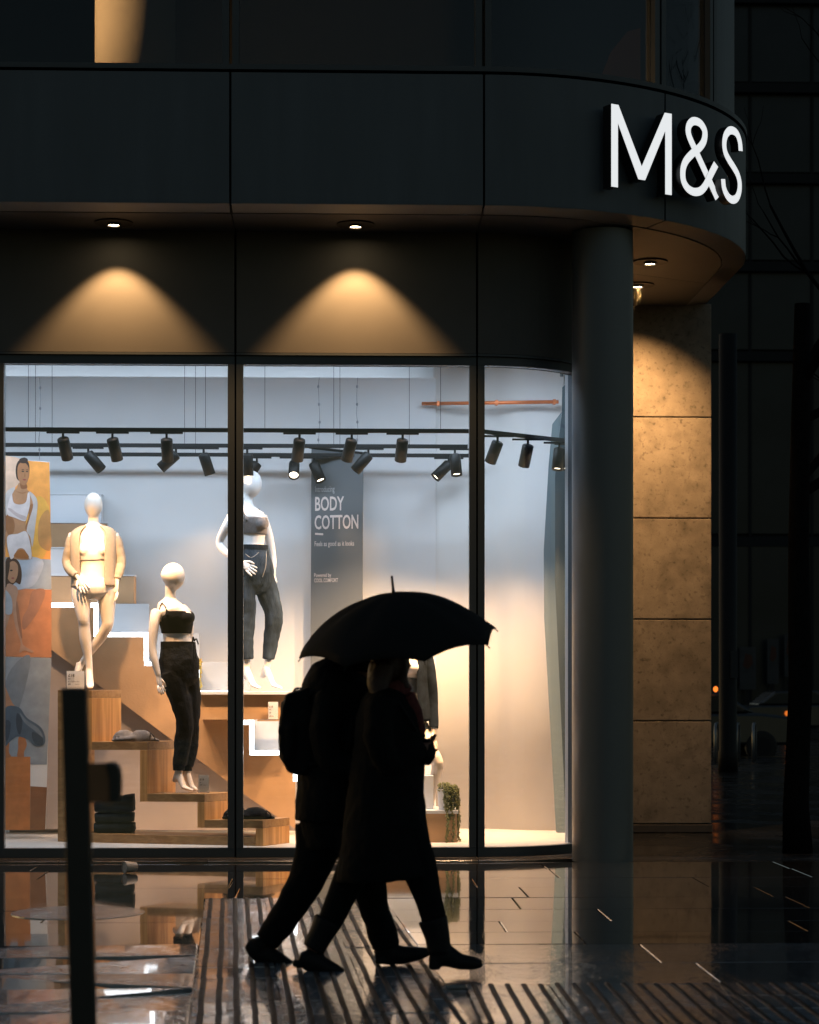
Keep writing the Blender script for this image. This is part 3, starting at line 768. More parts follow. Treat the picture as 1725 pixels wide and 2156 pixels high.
for px, d, lb, pw in ((1048,(-.36,.55,-1),'first spotlight on the angled track in the corner bay',PR*.9), (1112,(-.18,.5,-1),'second spotlight on the angled track in the corner bay',PR*.9),
                  (1178,(-.12,-.2,-1),'third spotlight on the angled track, close to the column',P0*.5), (1200,(-.1,-.35,-1),'last spotlight on the angled track, half behind the column',P0*.3)):
    spot(px, bend(px), d, lb, pw)
# chains for the hanging banners
def chain(px, py0, py1, Y, label):
    pts = [at(px+random.uniform(-2,2), py0+(py1-py0)*k/8, Y) for k in range(9)]
    mb = MB().tube(pts, .0028, 5)
    for k in range(1, 9, 2): mb.ell(pts[k], .010, .004, .016, nu=8, nv=6)
    tag(obj('hanging_chain', mb, mat('steel_chain', (.25,.26,.28), .4, metal=.7), None), label, 'chain', 'chains holding the banners')
chain(84, 795, 968, 2.0, 'thin chain holding the orange photo banner')
chain(672, 795, 945, 2.25, 'thin chain left above the grey banner'); chain(752, 795, 945, 2.25, 'thin chain right above the grey banner')
# copper pipe
a, b = at(889,850,2.34), at(1176,846,1.95)
pipe = thing('copper_pipe', 'orange copper pipe running along the top of the back wall', 'pipe', a)
obj('tube', MB().tube([a, b], .017, 12), M_copper, pipe, smooth=True)
for f in (.12, .55, .97):
    c = a+(b-a)*f; obj('bracket', MB().box((c.x-.012,c.y-.02,c.z-.022), (c.x+.012,c.y+.05,c.z+.022)), M_copper, pipe)

# ------------------------------------------------------------------ banners
def text_mesh(s, size, bold=0):
    c = bpy.data.curves.new('t', 'FONT'); c.body = s; c.size = size; c.offset = bold; c.extrude = .0006; c.resolution_u = 3
    o = bpy.data.objects.new('t', c); COL.objects.link(o); dg = bpy.context.evaluated_depsgraph_get(); dg.update()
    me = bpy.data.meshes.new_from_object(o.evaluated_get(dg)); bpy.data.objects.remove(o); bpy.data.curves.remove(c)
    me.materials.clear(); return me
def put_text(s, px0, py_base, width_px, p0, uu, m, parent, bold=0, off=.004, name='lettering', cap=0):
    a = onp(px0, py_base, p0, uu); b = onp(px0+width_px, py_base, p0, uu)
    me = text_mesh(s, 1, bold); xs = [v.co.x for v in me.vertices]
    sc = (b-a).length/(max(xs)-min(xs)); x0 = min(xs)
    me.transform(Matrix.Translation((-x0, 0, 0))); sy = sc
    if cap: sy = (onp(px0, py_base-cap, p0, uu).z-a.z)/max(v.co.y for v in me.vertices)
    me.transform(Matrix.Diagonal((sc, sy, sc if sc < 1 else 1, 1)))
    nrm = V((uu.y, -uu.x, 0))
    R = Matrix((( uu.x, 0, nrm.x, 0), (uu.y, 0, nrm.y, 0), (0, 1, 0, 0), (0,0,0,1)))
    me.transform(Matrix.Translation(a+nrm*off) @ R)
    return obj(name, me, m, parent)
# grey banner
gb0 = at(654,1200,2.22); gb1 = at(764,1200,2.08); gu = (gb1-gb0); gu.z = 0; gu.normalize()
ban = thing('text_banner', 'tall slate grey hanging banner with BODY COTTON lettering', 'banner', at(708,1700,2.2))
poly = [onp(x, y, gb0, gu) for x, y in ((653,1700),(761,1700),(765,957),(656,944))]
obj('cloth', MB().prism(poly, V((gu.y,-gu.x,0))*-.012), mat('slate_banner', (.10,.112,.122), .7, .05, 2), ban)
obj('top_bar', MB().tube([poly[3]+V((-.02,0,.01)), poly[2]+V((.02,0,.01))], .012, 8), M_black, ban)
M_txt = mat('banner_print_pink', (.62,.54,.50), .7, .02); M_txt2 = mat('banner_print_grey', (.36,.38,.40), .7, .02)
put_text('Introducing', 664, 1036, 41, gb0, gu, M_txt2, ban, .01, cap=12)
put_text('BODY', 664, 1075, 61, gb0, gu, M_txt, ban, .016, cap=29)
put_text('COTTON', 663, 1114, 92, gb0, gu, M_txt, ban, .016, cap=29)
put_text('Feels as good as it looks', 663, 1150, 83, gb0, gu, M_txt, ban, .01, cap=10)
put_text('Powered by', 662, 1215, 36, gb0, gu, M_txt, ban, .01, cap=8)
put_text('COOL COMFORT', 662, 1226, 50, gb0, gu, M_txt, ban, .01, cap=8)
mb = MB(); mb.prism([onp(x, y, gb0, gu)+V((gu.y,-gu.x,0))*.003 for x, y in ((664,1126),(681,1127),(681,1123),(664,1122))], V((gu.y,-gu.x,0))*.001); obj('dash', mb, M_txt, ban)
# photo banner
pb0 = at(12,1300,1.15); pu = V((1,.10,0)).normalized(); pn = V((pu.y,-pu.x,0))
pho = thing('photo_banner', 'orange photo banner with women in underwear hanging at the left window edge', 'banner', at(40,1745,1.15))
def printed(name, pts, col, layer, smooth=True, z=z3, rough=.6):
    P = [z(*p) for p in pts]
    if smooth: P = [(q.x, q.y) for q in crom([V(p) for p in P], 4)]
    vs = [onp(x, y, pb0, pu)+pn*(.0012*layer) for x, y in P]
    mb = MB(); mb.add(vs, [tuple(range(len(vs)))]); 
    return obj(name, mb, mat('print_'+name, col, rough, .16, 11), pho)
back = [onp(x, y, pb0, pu) for x, y in ((-70,1745),(97,1745),(108,1270),(105,972),(-70,962))]
obj('board', MB().prism(back, -pn*.015), M_paper, pho)
printed('orange_field', [(-200,650),(305,690),(312,985),(313,1288),(-200,1262)], (.92,.35,.07), 1, False)
printed('peach_glow', [(-200,655),(160,680),(90,850),(-60,900),(-200,900)], (.78,.50,.34), 1.5)
printed('yellow_glow', [(150,1040),(230,900),(300,960),(308,1150),(260,1286),(170,1282)], (.88,.42,.07), 1.6)
printed('shadow_shape', [(300,985),(255,1020),(235,1100),(245,1200),(312,1230),(313,1100)], (.62,.27,.08), 2)
printed('blue_field', [(-200,1262),(313,1288),(318,1472),(-200,1455)], (.33,.37,.42), 1.02, False)
printed('blue_light', [(100,1283),(262,1290),(240,1400),(180,1462),(60,1458)], (.50,.52,.57), 1.7)
printed('terracotta_field', [(-200,1457),(318,1474),(318,1892),(-200,1880)], (.56,.22,.10), 1.04, False)
printed('grey_field', [(-200,1882),(318,1894),(290,2550),(-200,2550)], (.31,.34,.37), 1.06, False)
printed('grey_shade', [(36,2040),(120,1905),(190,1900),(120,2200),(36,2300)], (.22,.245,.27), 1.8)
# upper figure
SK1 = (.42,.18,.075); SK2 = (.50,.24,.115)
printed('hair', [(108,690),(140,668),(176,690),(182,740),(170,800),(112,800),(97,745)], (.05,.025,.015), 2)
printed('face', [(118,700),(150,690),(177,722),(178,780),(160,826),(135,828),(113,790),(108,740)], SK1, 3)
printed('eye', [(133,745),(143,742),(150,747),(142,750)], (.03,.02,.015), 3.6)
printed('eye', [(160,746),(168,743),(174,748),(167,751)], (.03,.02,.015), 3.6)
printed('mouth', [(140,795),(152,792),(163,796),(152,803)], (.33,.07,.05), 3.6)
printed('nose_shade', [(153,755),(158,775),(150,780)], (.33,.13,.05), 3.5)
printed('body', [(118,815),(160,815),(170,860),(205,890),(200,960),(170,1020),(160,1080),(185,1130),(195,1250),(190,1286),(80,1280),(40,1200),(38,1060),(50,980),(36,940),(40,880),(100,855)], SK2, 2.6)
printed('cardigan_side', [(36,880),(95,845),(60,920),(48,1000),(36,1010)], (.62,.52,.47), 3.2)
printed('cardigan_side', [(180,870),(222,905),(232,960),(218,1080),(200,1210),(188,1150),(165,1110),(185,1030),(205,950)], (.60,.50,.45), 3.2)
printed('white_top', [(72,880),(84,935),(120,950),(160,935),(172,880),(183,885),(185,950),(165,1030),(150,1052),(90,1030),(46,1010),(50,950)], (.74,.62,.58), 3.4)
printed('white_briefs', [(45,1150),(110,1130),(160,1115),(185,1180),(196,1270),(180,1282),(150,1225),(110,1225),(85,1275),(62,1275)], (.74,.62,.58), 3.4)
printed('neck_shade', [(126,812),(160,820),(168,848),(132,852)], (.30,.11,.04), 2.9)
printed('arm', [(186,955),(206,955),(192,1040),(166,1105),(157,1088),(176,1030)], (.36,.14,.05), 3.1)
printed('arm', [(34,1000),(48,1000),(43,1100),(34,1112)], (.34,.13,.05), 3.1)
printed('belly_shade', [(48,1015),(80,1035),(92,1080),(80,1130),(52,1140),(42,1090)], (.34,.135,.05), 2.9)
printed('top_shade', [(48,975),(95,1018),(150,1046),(164,1026),(110,1004),(70,975)], (.58,.44,.40), 3.7)
printed('thigh_shade', [(88,1272),(112,1232),(150,1232),(178,1280)], (.40,.13,.03), 3.5)
printed('hair_bun', [(120,672),(150,660),(172,672),(165,694),(130,694)], (.04,.02,.012), 3.3)
printed('brow', [(132,737),(143,733),(151,737)], (.05,.03,.02), 3.7)
printed('brow', [(160,737),(169,734),(175,739)], (.05,.03,.02), 3.7)
printed('collarbone', [(100,868),(140,876),(175,866),(140,884)], (.40,.17,.07), 3.0)
# middle figure
printed('long_hair', [(40,1285),(80,1275),(118,1305),(135,1370),(125,1440),(95,1430),(60,1475),(36,1500),(30,1380)], (.07,.028,.015), 2.4)
printed('face', [(60,1310),(90,1300),(112,1330),(108,1390),(85,1432),(58,1420),(44,1380)], (.48,.23,.12), 3)
printed('eye', [(62,1355),(72,1350),(80,1356),(70,1361)], (.03,.02,.015), 3.6)
printed('mouth', [(70,1402),(82,1398),(90,1403),(80,1409)], (.35,.08,.06), 3.6)
printed('shoulder_arm', [(36,1460),(85,1445),(112,1480),(100,1560),(115,1660),(135,1760),(145,1815),(205,1850),(195,1862),(150,1848),(120,1860),(128,1800),(95,1700),(78,1600),(60,1640),(36,1700)], (.50,.27,.17), 2.8)
printed('grey_top', [(30,1480),(70,1520),(78,1590),(68,1625),(30,1610)], (.42,.42,.44), 3.2)
printed('arm_shade', [(100,1560),(112,1565),(138,1755),(128,1760),(106,1650)], (.33,.15,.085), 3.4)
printed('shadow_wedge', [(200,1482),(280,1478),(240,1600),(150,1720),(140,1650),(175,1580)], (.40,.18,.105), 1.9)
printed('hair_strand', [(40,1300),(62,1312),(50,1400),(38,1460),(30,1380)], (.045,.018,.01), 3.5)
# lower figure
printed('waist', [(20,265),(50,325),(72,372),(98,402),(60,415),(20,415)], (.50,.25,.14), 2.4, z=z6)
printed('jeans', [(25,405),(105,392),(150,450),(225,500),(252,555),(245,600),(195,608),(160,575),(100,555),(60,580),(25,600)], (.085,.12,.16), 3, z=z6)
printed('knee_light', [(110,420),(150,465),(215,510),(240,560),(190,520),(135,475)], (.17,.21,.25), 3.4, z=z6)
printed('jeans_fold', [(96,425),(126,468),(112,545),(92,500)], (.045,.062,.085), 3.3, z=z6)
printed('jeans_fold', [(180,530),(238,562),(236,602),(192,592)], (.05,.072,.098), 3.5, z=z6)
printed('jeans_fold', [(30,470),(60,480),(50,560),(28,580)], (.05,.07,.095), 3.3, z=z6)
printed('foot', [(105,560),(135,558),(150,600),(135,640),(132,668),(98,666),(102,620)], (.48,.18,.07), 2.8, z=z6)
printed('foot', [(25,580),(52,585),(50,640),(62,668),(20,668)], (.48,.18,.07), 2.8, z=z6)
printed('orange_block', [(-140,665),(170,668),(168,1076),(-140,1076)], (.60,.21,.06), 2.2, False, z=z6)
printed('orange_block_side', [(170,832),(262,838),(252,1076),(168,1076)], (.33,.14,.06), 2.1, False, z=z6)

# ------------------------------------------------------------------ display stairs
# oak zig-zag frame
w0 = at(122,1771,.80); w0.z = Z_FL; w1 = at(554,1781,.24); wu = (w1-w0); wu.z = 0; wu.normalize()
wood = thing('wooden_stair_stand', 'oak zigzag stair stand in the front left of the window', 'display stand', w0)
EXT = V((.215,.36,0))
def W(p): return onp(*z6(*p), w0, wu)
def bar(pts, m, name, ext=EXT, bev=.002):
    P = [W(p) for p in pts]
    for p in P: p.z = max(p.z, Z_FL+.001)
    return obj(name, MB().prism(P, ext), m, wood, bevel=bev)
bar([(322,1140),(362,1140),(362,297),(322,297)], M_woodf, 'post')
bar([(363,297),(512,297),(512,340),(363,340)], M_woodf, 'tread')
bar([(472,341),(512,341),(512,628),(472,628)], M_wood, 'riser')
bar([(513,585),(820,585),(820,630),(513,630)], M_woodf, 'tread')
bar([(780,631),(820,631),(820,918),(780,918)], M_wood, 'riser')
bar([(821,874),(1140,876),(1140,920),(821,918)], M_woodf, 'tread')
bar([(1100,921),(1140,921),(1140,1064),(1100,1063)], M_wood, 'riser')
bar([(1141,1020),(1465,1021),(1465,1066),(1141,1064)], M_woodf, 'tread')
bar([(1424,1067),(1465,1067),(1465,1166),(1424,1165)], M_wood, 'riser')
bar([(363,1093),(1423,1118),(1423,1164),(363,1141)], M_woodf, 'base_rail')
# oak faced end panels seen on the right of every riser
# LED stair behind
YL = 1.62
led = thing('lit_stair_stand', 'brown stepped stand edged with glowing white strips behind the mannequins', 'display stand', at(300,1720,YL))
xs = [108-60, 202, 308, 415, 500, 530, 622]; ys = [1274, 1336, 1397, 1459, 1521, 1585, 1650]
def LP(px, py, Y=YL): return at(px, py, Y)
for i in range(6):
    a, b = xs[i], xs[i+1]; top = ys[i]
    if i >= 6: break
    # diagonal lower edge of the brown board
    f = lambda x: 1369+(x-110)*(1711-1369)/(567-110)
    lo0 = min(f(a), 1745); lo1 = min(f(b), 1745)
    obj('stair_board', MB().prism([LP(a,lo0), LP(b,lo1), LP(b,top+5), LP(a,top+5)], (0,.05,0)), M_board, led)
    hx0 = a-4 if i else a
    obj('led_strip', MB().prism([LP(hx0,top+4.5), LP(b+4.5,top+4.5), LP(b+4.5,top-4.5), LP(hx0,top-4.5)], (0,.04,0)), M_led, led)
    bot = ys[i+1]-4.6
    obj('led_strip', MB().prism([LP(b-4.5,bot), LP(b+4.5,bot), LP(b+4.5,top+4.6), LP(b-4.5,top+4.6)], (0,.04,0)), M_led, led)
    # tread behind the strip
    p0, p1 = LP(a, top+4), LP(b, top+4)
    obj('tread', MB().box((p0.x,YL+.051,p0.z-.02), (p1.x+.02,YL+.30,p0.z-.002)), M_white, led)
    if i < 5:                                    # white riser of the next layer back
        q0, q1 = at(a+10,top-5,YL+.3), at(b+118,ys[i]-64,YL+.3)
        wb = at(b+10, ys[i+1]-3, YL+.3)
        obj('white_block', MB().box((at(b-2,top,YL+.301).x,YL+.301,wb.z), (at(b+112,top,YL+.3).x,YL+.36,at(b,top-3,YL+.3).z)), M_niche, led)
obj('shaded_wall_panel', MB().prism([at(-60,1745,YL+.12), at(760,1750,YL+.12), at(600,1730,YL+.12), at(115,1366,YL+.12), at(-60,1240,YL+.12)], (0,.02,0)), M_boardg, led)  # sheet whose mauve grey colour stands in for shade on the back wall
ust = thing('stepped_blocks', 'stack of brown and white blocks climbing behind the left mannequin', 'display stand', at(170,1272,2.0))
for (x1, y0, y1, m, dy) in ((283,1213,1271,M_board,2.0), (243,1155,1211.5,M_white,2.06), (222,1102,1152,M_board,2.1), (213,1042,1100,M_white,2.16)):
    obj('block', MB().box((at(20,y1,dy).x,dy,at(20,y1,dy).z), (at(x1,y1,dy).x,dy+.2,at(x1,y0,dy).z)), m, ust, bevel=.004)
    obj('cap', MB().box((at(20,y1,dy).x,dy-.006,at(x1,y0,dy).z+.001), (at(x1+1,y1,dy).x,dy+.2,at(x1,y0,dy).z+.012)), M_white, ust)
obj('carcass', MB().box((at(20,1500,2.0).x,2.0,Z_FL), (at(200,1500,2.0).x,2.38,at(20,1273,2.0).z-.002)), M_boardg, ust)
# white ledge carrying the mannequin in jeans, and lower right steps
lg = thing('white_ledge', 'white ledge on a brown box under the mannequin in jeans', 'display stand', at(570,1600,1.5))
p0, p1 = at(420,1456,1.35), at(636,1456,1.35)
obj('top', MB().box((p0.x,1.30,p0.z-.028), (p1.x,YL-.002,p0.z)), M_white, lg, bevel=.003)
q0 = at(420,1515,1.36)
obj('box', MB().box((p0.x+.01,1.36,q0.z), (p1.x-.01,YL-.003,p0.z-.029)), M_board, lg)
# right block with plant
rb = thing('low_plinth', 'low pale wooden plinth with a white top by the right mullion', 'display stand', at(920,1770,.62))
a, b = at(740,1768,.62), at(962,1768,.62); zt_ = at(900,1706,.62).z
obj('box', MB().box((a.x,.62,Z_FL), (b.x,1.2,zt_-.03)), M_board, rb, bevel=.003)
obj('top', MB().box((a.x-.01,.605,zt_-.029), (b.x+.012,1.21,zt_)), M_white, rb, bevel=.003)
lb_ = thing('white_stool_block', 'tall white block beside the mannequin leg on the low plinth', 'display block', at(890,1704,.8))
a = at(800,1640,.78); b = at(913,1632,.78)
obj('block', MB().box((a.x,.78,zt_+.001), (b.x,1.1,b.z)), M_white, lb_, bevel=.006)
# glass screens at the right end of the window
sc = thing('glass_screens', 'tall overlapping grey glass screens at the right end of the window', 'screen', at(1180,1750,1.4))
def screen(pts, m):
    P = [at(x, y, Y) for x, y, Y in pts]; mb = MB(); mb.prism(P, (.012,.012,0)); obj('glass_sheet', mb, m, sc)
def sheet(pts, Y, m):
    obj('glass_sheet', MB().prism([at(x, y, Y) for x, y in pts], (.004,.012,0)), m, sc)
sheet([(1171,1752),(1193,1760),(1169,1228),(1169,1004),(1182,868),(1163,893),(1155,985),(1145,1160),(1146,1300)], 1.80, M_screen)
sheet([(1193,1764),(1194,1764),(1194,1000),(1194,806),(1184,816),(1183,868),(1169,1004),(1169,1230)], 1.45, M_screen2)
sheet([(1194,1768),(1240,1790),(1240,770),(1195,804)], 1.15, M_screen)
obj('clamp', MB().tube([at(1183,783,1.2), at(1183,793,1.2)], .016, 10), M_black, sc)

# ------------------------------------------------------------------ figures
class Fig:
    """collects shapes given by outline pixels at a real depth"""
    def __init__(s, Y): s.Y = Y; s.k = ppm(Y); s.mb = MB(); s.ex = MB()
    def P(s, px, py, dy=0): return at(px, py, s.Y+dy)
    def body(s, secs, n=18, mb=None, side=(1,0,0), grow=0, a0=None, a1=None, cap=True):
        pts = [s.P((q[0]+q[1])/2, q[2], q[4] if len(q) > 4 else 0) for q in secs]
        rad = [((q[1]-q[0])/2/s.k+grow, q[3]+grow) for q in secs]
        (mb or s.mb).loft(pts, rad, side, n, cap, a0, a1); return s
    def limb(s, js, n=12, mb=None, grow=0, sub=4, cap=True, side=(1,0,0)):
        P = [V((*s.P(j[0], j[1], j[2]), j[3])) for j in js]
        Q = crom([V(p) for p in P], sub, False) if sub > 1 else P
        # extend rounded ends
        (mb or s.mb).loft([V(q[:3]) for q in Q], [q[3]+grow for q in Q], side, n, cap); return s
    def hand(s, wr, tip, side, size=1.0, curl=.25, thumb=-1, mb=None):
        w_ = s.P(*wr); t_ = s.P(*tip); d = t_-w_; L = d.length; dn = d.normalized()
        sd = V(side)-dn*V(side).dot(dn); sd.normalize(); nr = dn.cross(sd)
        s.mb.loft([w_-dn*.015, w_+d*.15, w_+d*.38, w_+d*.52], [(.022*size,.017*size), (.030*size,.016*size), (.037*size,.014*size), (.034*size,.010*size)], sd, 12)
        for i, fl in enumerate((.40, .50, .47, .36)):
            o = sd*(i-1.5)*.0185*size; a = w_+d*.46+o; sp_ = sd*(i-1.5)*.006
            b = a+dn*L*fl*.5+sp_+nr*L*.04*curl*2; c = a+dn*L*fl+sp_*1.6+nr*L*.22*curl
            s.ex.loft([a, b, (b+c)/2+nr*.002, c, c+dn*.004], [.0092*size, .0085*size, .0078*size, .0065*size, .002], sd, 8)
        a = w_+d*.10+sd*thumb*.020*size; b = w_+d*.33+sd*thumb*.047*size+nr*.01; c = w_+d*.56+sd*thumb*.052*size+nr*.016
        s.ex.loft([a, b, c, c+(c-b)*.1], [.012*size, .0105*size, .008*size, .002], sd, 8)
        return s
    def foot(s, ankle, heel, ball, toe, w_=.036, hgt=.0, mb=None):
        m = mb or s.mb
        A, Hh, B, T = s.P(*ankle), s.P(*heel), s.P(*ball), s.P(*toe)
        m.loft([A+V((0,0,.03)), A, (A+Hh)/2, Hh+V((0,0,.012)), Hh], [.032,.034,.032,.026,.008], (1,0,0), 12)
        sd = V((-(T-Hh).y, (T-Hh).x, 0))
        if sd.length < .02: sd = V((1,0,0))
        sd.normalize()
        mid = A*.45+B*.55
        m.loft([A+V((0,0,.015)), mid+V((0,0,.008)), B+V((0,0,.016)), T+V((0,0,.012)), T], [(.032,.034), (w_*.9,.030), (w_,.018), (w_*.72,.012), (w_*.3,.006)], sd, 12)
        return s
    def head(s, c, w_, h, yaw=0, tilt=0, dep=None, taper=.32, bulge=.18):
        R = Matrix.Rotation(yaw, 3, 'Z') @ Matrix.Rotation(tilt, 3, 'X')
        s.mb.ell(s.P(*c), w_/2, (dep or w_*1.2)/2, h/2, R, taper, 20, 14, bulge); return s
    def make(s, voxel=.009, it=4, jit=0, jscale=8): return fuse(s.mb, voxel, it, s.ex if s.ex.v else None, jit, jscale)

# ---- mannequin 1: beige cardigan, legs crossed
YM = 1.06
f = Fig(YM)
man = thing('mannequin', 'cream mannequin in beige cardigan with crossed legs on the top oak step', 'mannequin', f.P(190,1452))
f.head((197,1065.5), 39/f.k, 57/f.k, 0, 0, .20)
f.limb([(197,1082,0,.050),(197,1096,0,.046),(197,1112,.01,.055)], sub=3)
T1 = [(182,212,1104,.055),(163,231,1112,.065),(152,243,1122,.078),(153,242,1136,.092),(160,236,1155,.10),(166,231,1172,.095),(170,228,1188,.092),(164,232,1206,.10),(155,238,1224,.115),(152,240,1238,.12),(156,236,1250,.105),(172,222,1260,.07)]
f.body(T1)
for bx in (181,214): f.mb.ell(f.P(bx,1156,-.062), .062, .05, .058)
f.limb([(170,1238,0,.085),(172,1262,-.02,.083),(176,1300,-.04,.056),(178,1318,-.02,.050),(180,1345,.0,.052),(186,1385,.02,.036),(189,1412,.02,.030)])
f.limb([(224,1238,0,.085),(225,1265,.02,.082),(227,1298,.03,.060),(226,1318,.04,.051),(212,1342,.09,.048),(190,1372,.14,.037),(172,1398,.16,.029)])
f.foot((188,1416,.02),(190,1440,.06),(190,1447,-.06),(190,1451,-.12),.038)
f.foot((168,1402,.16),(161,1420,.20),(160,1440,.08),(156,1450,.03),.036)
f.limb([(156,1124,.0,.046),(148,1150,.02,.045),(143,1185,.04,.038),(152,1202,-.04,.034),(166,1216,-.11,.024)])
f.limb([(239,1124,.0,.046),(247,1150,.02,.044),(253,1183,.03,.037),(250,1205,.0,.032),(246,1224,-.03,.023)])
f.hand((167,1218,-.115),(183,1249,-.15),(1,.1,.3),1,.1,-1)
f.hand((246,1226,-.03),(243,1270,-.02),(.5,-.8,0),1,.3,-1)
obj('body', f.make(), M_skin, man)
# crop top and briefs
g = Fig(YM)
g.body([(168,228,1142,.094),(163,234,1152,.102),(166,231,1168,.103,-.004),(169,229,1180,.094)], n=28, grow=.006)
for bx in (181,214): g.mb.ell(g.P(bx,1157,-.064), .066, .054, .064)
g.limb([(178,1118,-.045,.012),(176,1132,-.075,.014),(178,1148,-.10,.016)]); g.limb([(216,1118,-.045,.012),(218,1132,-.075,.014),(216,1148,-.10,.016)])
obj('crop_top', fuse(g.mb, .009, 6), M_crop, man)
g = Fig(YM)
g.body([(159,237,1216,.108),(154,240,1228,.119),(152,241,1238,.122),(158,236,1250,.108),(178,216,1262,.075)], n=28, grow=.006)
obj('briefs', fuse(g.mb, .009, 4), M_crop, man)
# cardigan: open front shell and sleeves
g = Fig(YM)
gap = radians(32)
C1 = [(180,214,1106,.062),(161,233,1113,.080),(151,244,1123,.095),(150,245,1140,.112),(152,243,1160,.124),(154,241,1180,.124),(154,240,1200,.126),(155,240,1220,.132),(154,242,1236,.135)]
g.body(C1, n=40, grow=.014, a0=pi/2+gap, a1=5*pi/2-gap, cap=False)
for js in ([(166,1121,.0,.030),(153,1138,.01,.052),(149,1156,.02,.053),(143,1183,.04,.049),(152,1203,-.045,.043),(162,1213,-.10,.032)], [(229,1121,.0,.030),(243,1138,.01,.052),(248,1156,.02,.053),(254,1183,.03,.048),(251,1204,.0,.041),(247,1219,-.025,.031)]):
    P_ = [V((*g.P(j[0], j[1], j[2]), j[3])) for j in js]; Q_ = crom(P_, 7, False)
    rs_ = [q[3]*(1+.035*sin(k*1.9+q[2]*40)*(.3+k/len(Q_))) for k, q in enumerate(Q_)]
    g.mb.loft([V(q[:3]) for q in Q_], rs_, (1,0,0), 16, False)
me = g.mb.mesh('cardigan', True)
for v in me.vertices: v.co += noise.noise_vector(v.co*V((14,14,5)))*.005
card = obj('cardigan', me, M_card, man, solid=.008)
sb = card.modifiers.new('s', 'SUBSURF'); sb.levels = sb.render_levels = 1

# ---- mannequin 2: black bra and joggers, turned right
YM = .66
f = Fig(YM); man = thing('mannequin', 'beige mannequin in black bra top and black joggers on the third oak step', 'mannequin', f.P(385,1669))
f.head((364,1214), .20, 58/f.k, radians(58), radians(10), .215, .30, .25)
f.limb([(360,1232,0,.050),(359,1250,0,.046),(360,1268,.0,.056)], sub=3)
T2 = [(346,376,1262,.055),(332,386,1272,.10),(328,392,1283,.145),(332,404,1298,.145),(338,406,1312,.13),(342,402,1328,.115),(343,401,1343,.11),(340,408,1362,.13),(337,415,1385,.15),(338,416,1405,.15),(345,412,1425,.12),(360,400,1436,.08)]
f.body(T2)
f.mb.ell(f.P(392,1300,-.09), .062,.06,.06); f.mb.ell(f.P(397,1299,.05), .05,.055,.06)
f.limb([(330,1286,-.08,.046),(325,1312,-.12,.045),(321,1362,-.15,.037),(326,1392,-.17,.035),(334,1424,-.19,.024)])
f.limb([(390,1284,.12,.045),(398,1320,.16,.043),(396,1362,.17,.036),(402,1400,.12,.030),(405,1420,.1,.022)])
f.hand((334,1426,-.19),(341,1464,-.20),(.5,.8,0),1.05,.25,1)
f.limb([(366,1420,-.06,.085),(385,1500,-.05,.052),(383,1560,-.04,.050),(377,1625,-.03,.030)]); f.limb([(392,1420,.06,.082),(402,1500,.05,.052),(398,1560,.05,.048),(392,1625,.06,.029)])
f.foot((375,1630,-.03),(368,1648,-.01),(388,1662,-.10),(406,1667,-.12),.036); f.foot((393,1630,.06),(388,1645,.08),(404,1660,.0),(414,1666,-.02),.034)
obj('body', f.make(), M_skin, man)
g = Fig(YM)
g.body([(336,404,1287,.146),(334,406,1300,.150),(338,406,1314,.136),(341,403,1327,.121),(342,402,1334,.116)], n=28, grow=.007)
g.mb.ell(g.P(392,1301,-.092), .066,.063,.060); g.mb.ell(g.P(398,1300,.05), .053,.058,.060)
for js in ([(341,1268,-.07,.007),(350,1280,-.13,.008),(352,1296,-.155,.010)], [(384,1270,.06,.007),(392,1282,.04,.008),(394,1296,.0,.010)], [(341,1268,-.07,.007),(336,1282,-.10,.007),(336,1296,-.10,.009)]): g.limb(js)
obj('bra_top', fuse(g.mb, .008, 4), M_blackc, man)
g = Fig(YM)
g.body([(343,404,1353,.122),(341,408,1366,.134),(337,416,1388,.155),(338,418,1410,.155),(346,416,1432,.13),(362,408,1448,.09)], n=28, grow=.012)
g.limb([(364,1415,-.06,.105),(372,1450,-.07,.100),(386,1500,-.06,.082),(388,1530,-.05,.076),(383,1575,-.045,.070),(379,1600,-.04,.064),(377,1612,-.035,.056)])
g.limb([(396,1415,.06,.10),(402,1460,.06,.088),(405,1505,.05,.072),(402,1560,.05,.066),(396,1600,.06,.060),(393,1614,.06,.052)])
obj('joggers', fuse(g.mb, .010, 3, None, .010, 9), M_jogger, man)
g = Fig(YM); g.body([(342,405,1351,.126),(342,405,1364,.130)], n=32, grow=.014); g.limb([(377,1610,-.035,.052),(377,1622,-.035,.050)], sub=1); g.limb([(393,1612,.06,.048),(393,1623,.06,.047)], sub=1)
obj('waistband', g.mb, M_blackc, man)
g = Fig(YM)
for e in ((418,1357),(405,1353)): g.limb([(409,1350,-.12,.006),((409+e[0])/2,e[1]-12,-.13,.006),(e[0],e[1],-.13,.006)])
g.limb([(409,1352,-.12,.005),(408,1380,-.15,.005),(410,1392,-.16,.005)]); g.limb([(411,1352,-.12,.005),(413,1376,-.14,.005),(412,1386,-.15,.005)])
obj('drawstring_bow', g.mb, M_blackc, man)
g = Fig(YM); c = g.P(372,1668.5)
obj('base_plate', MB().prism([V((c.x+.17*cos(q), c.y+.12*sin(q), c.z-.004)) for q in [2*pi*i/28 for i in range(28)]], (0,0,.006)), M_acry, man)

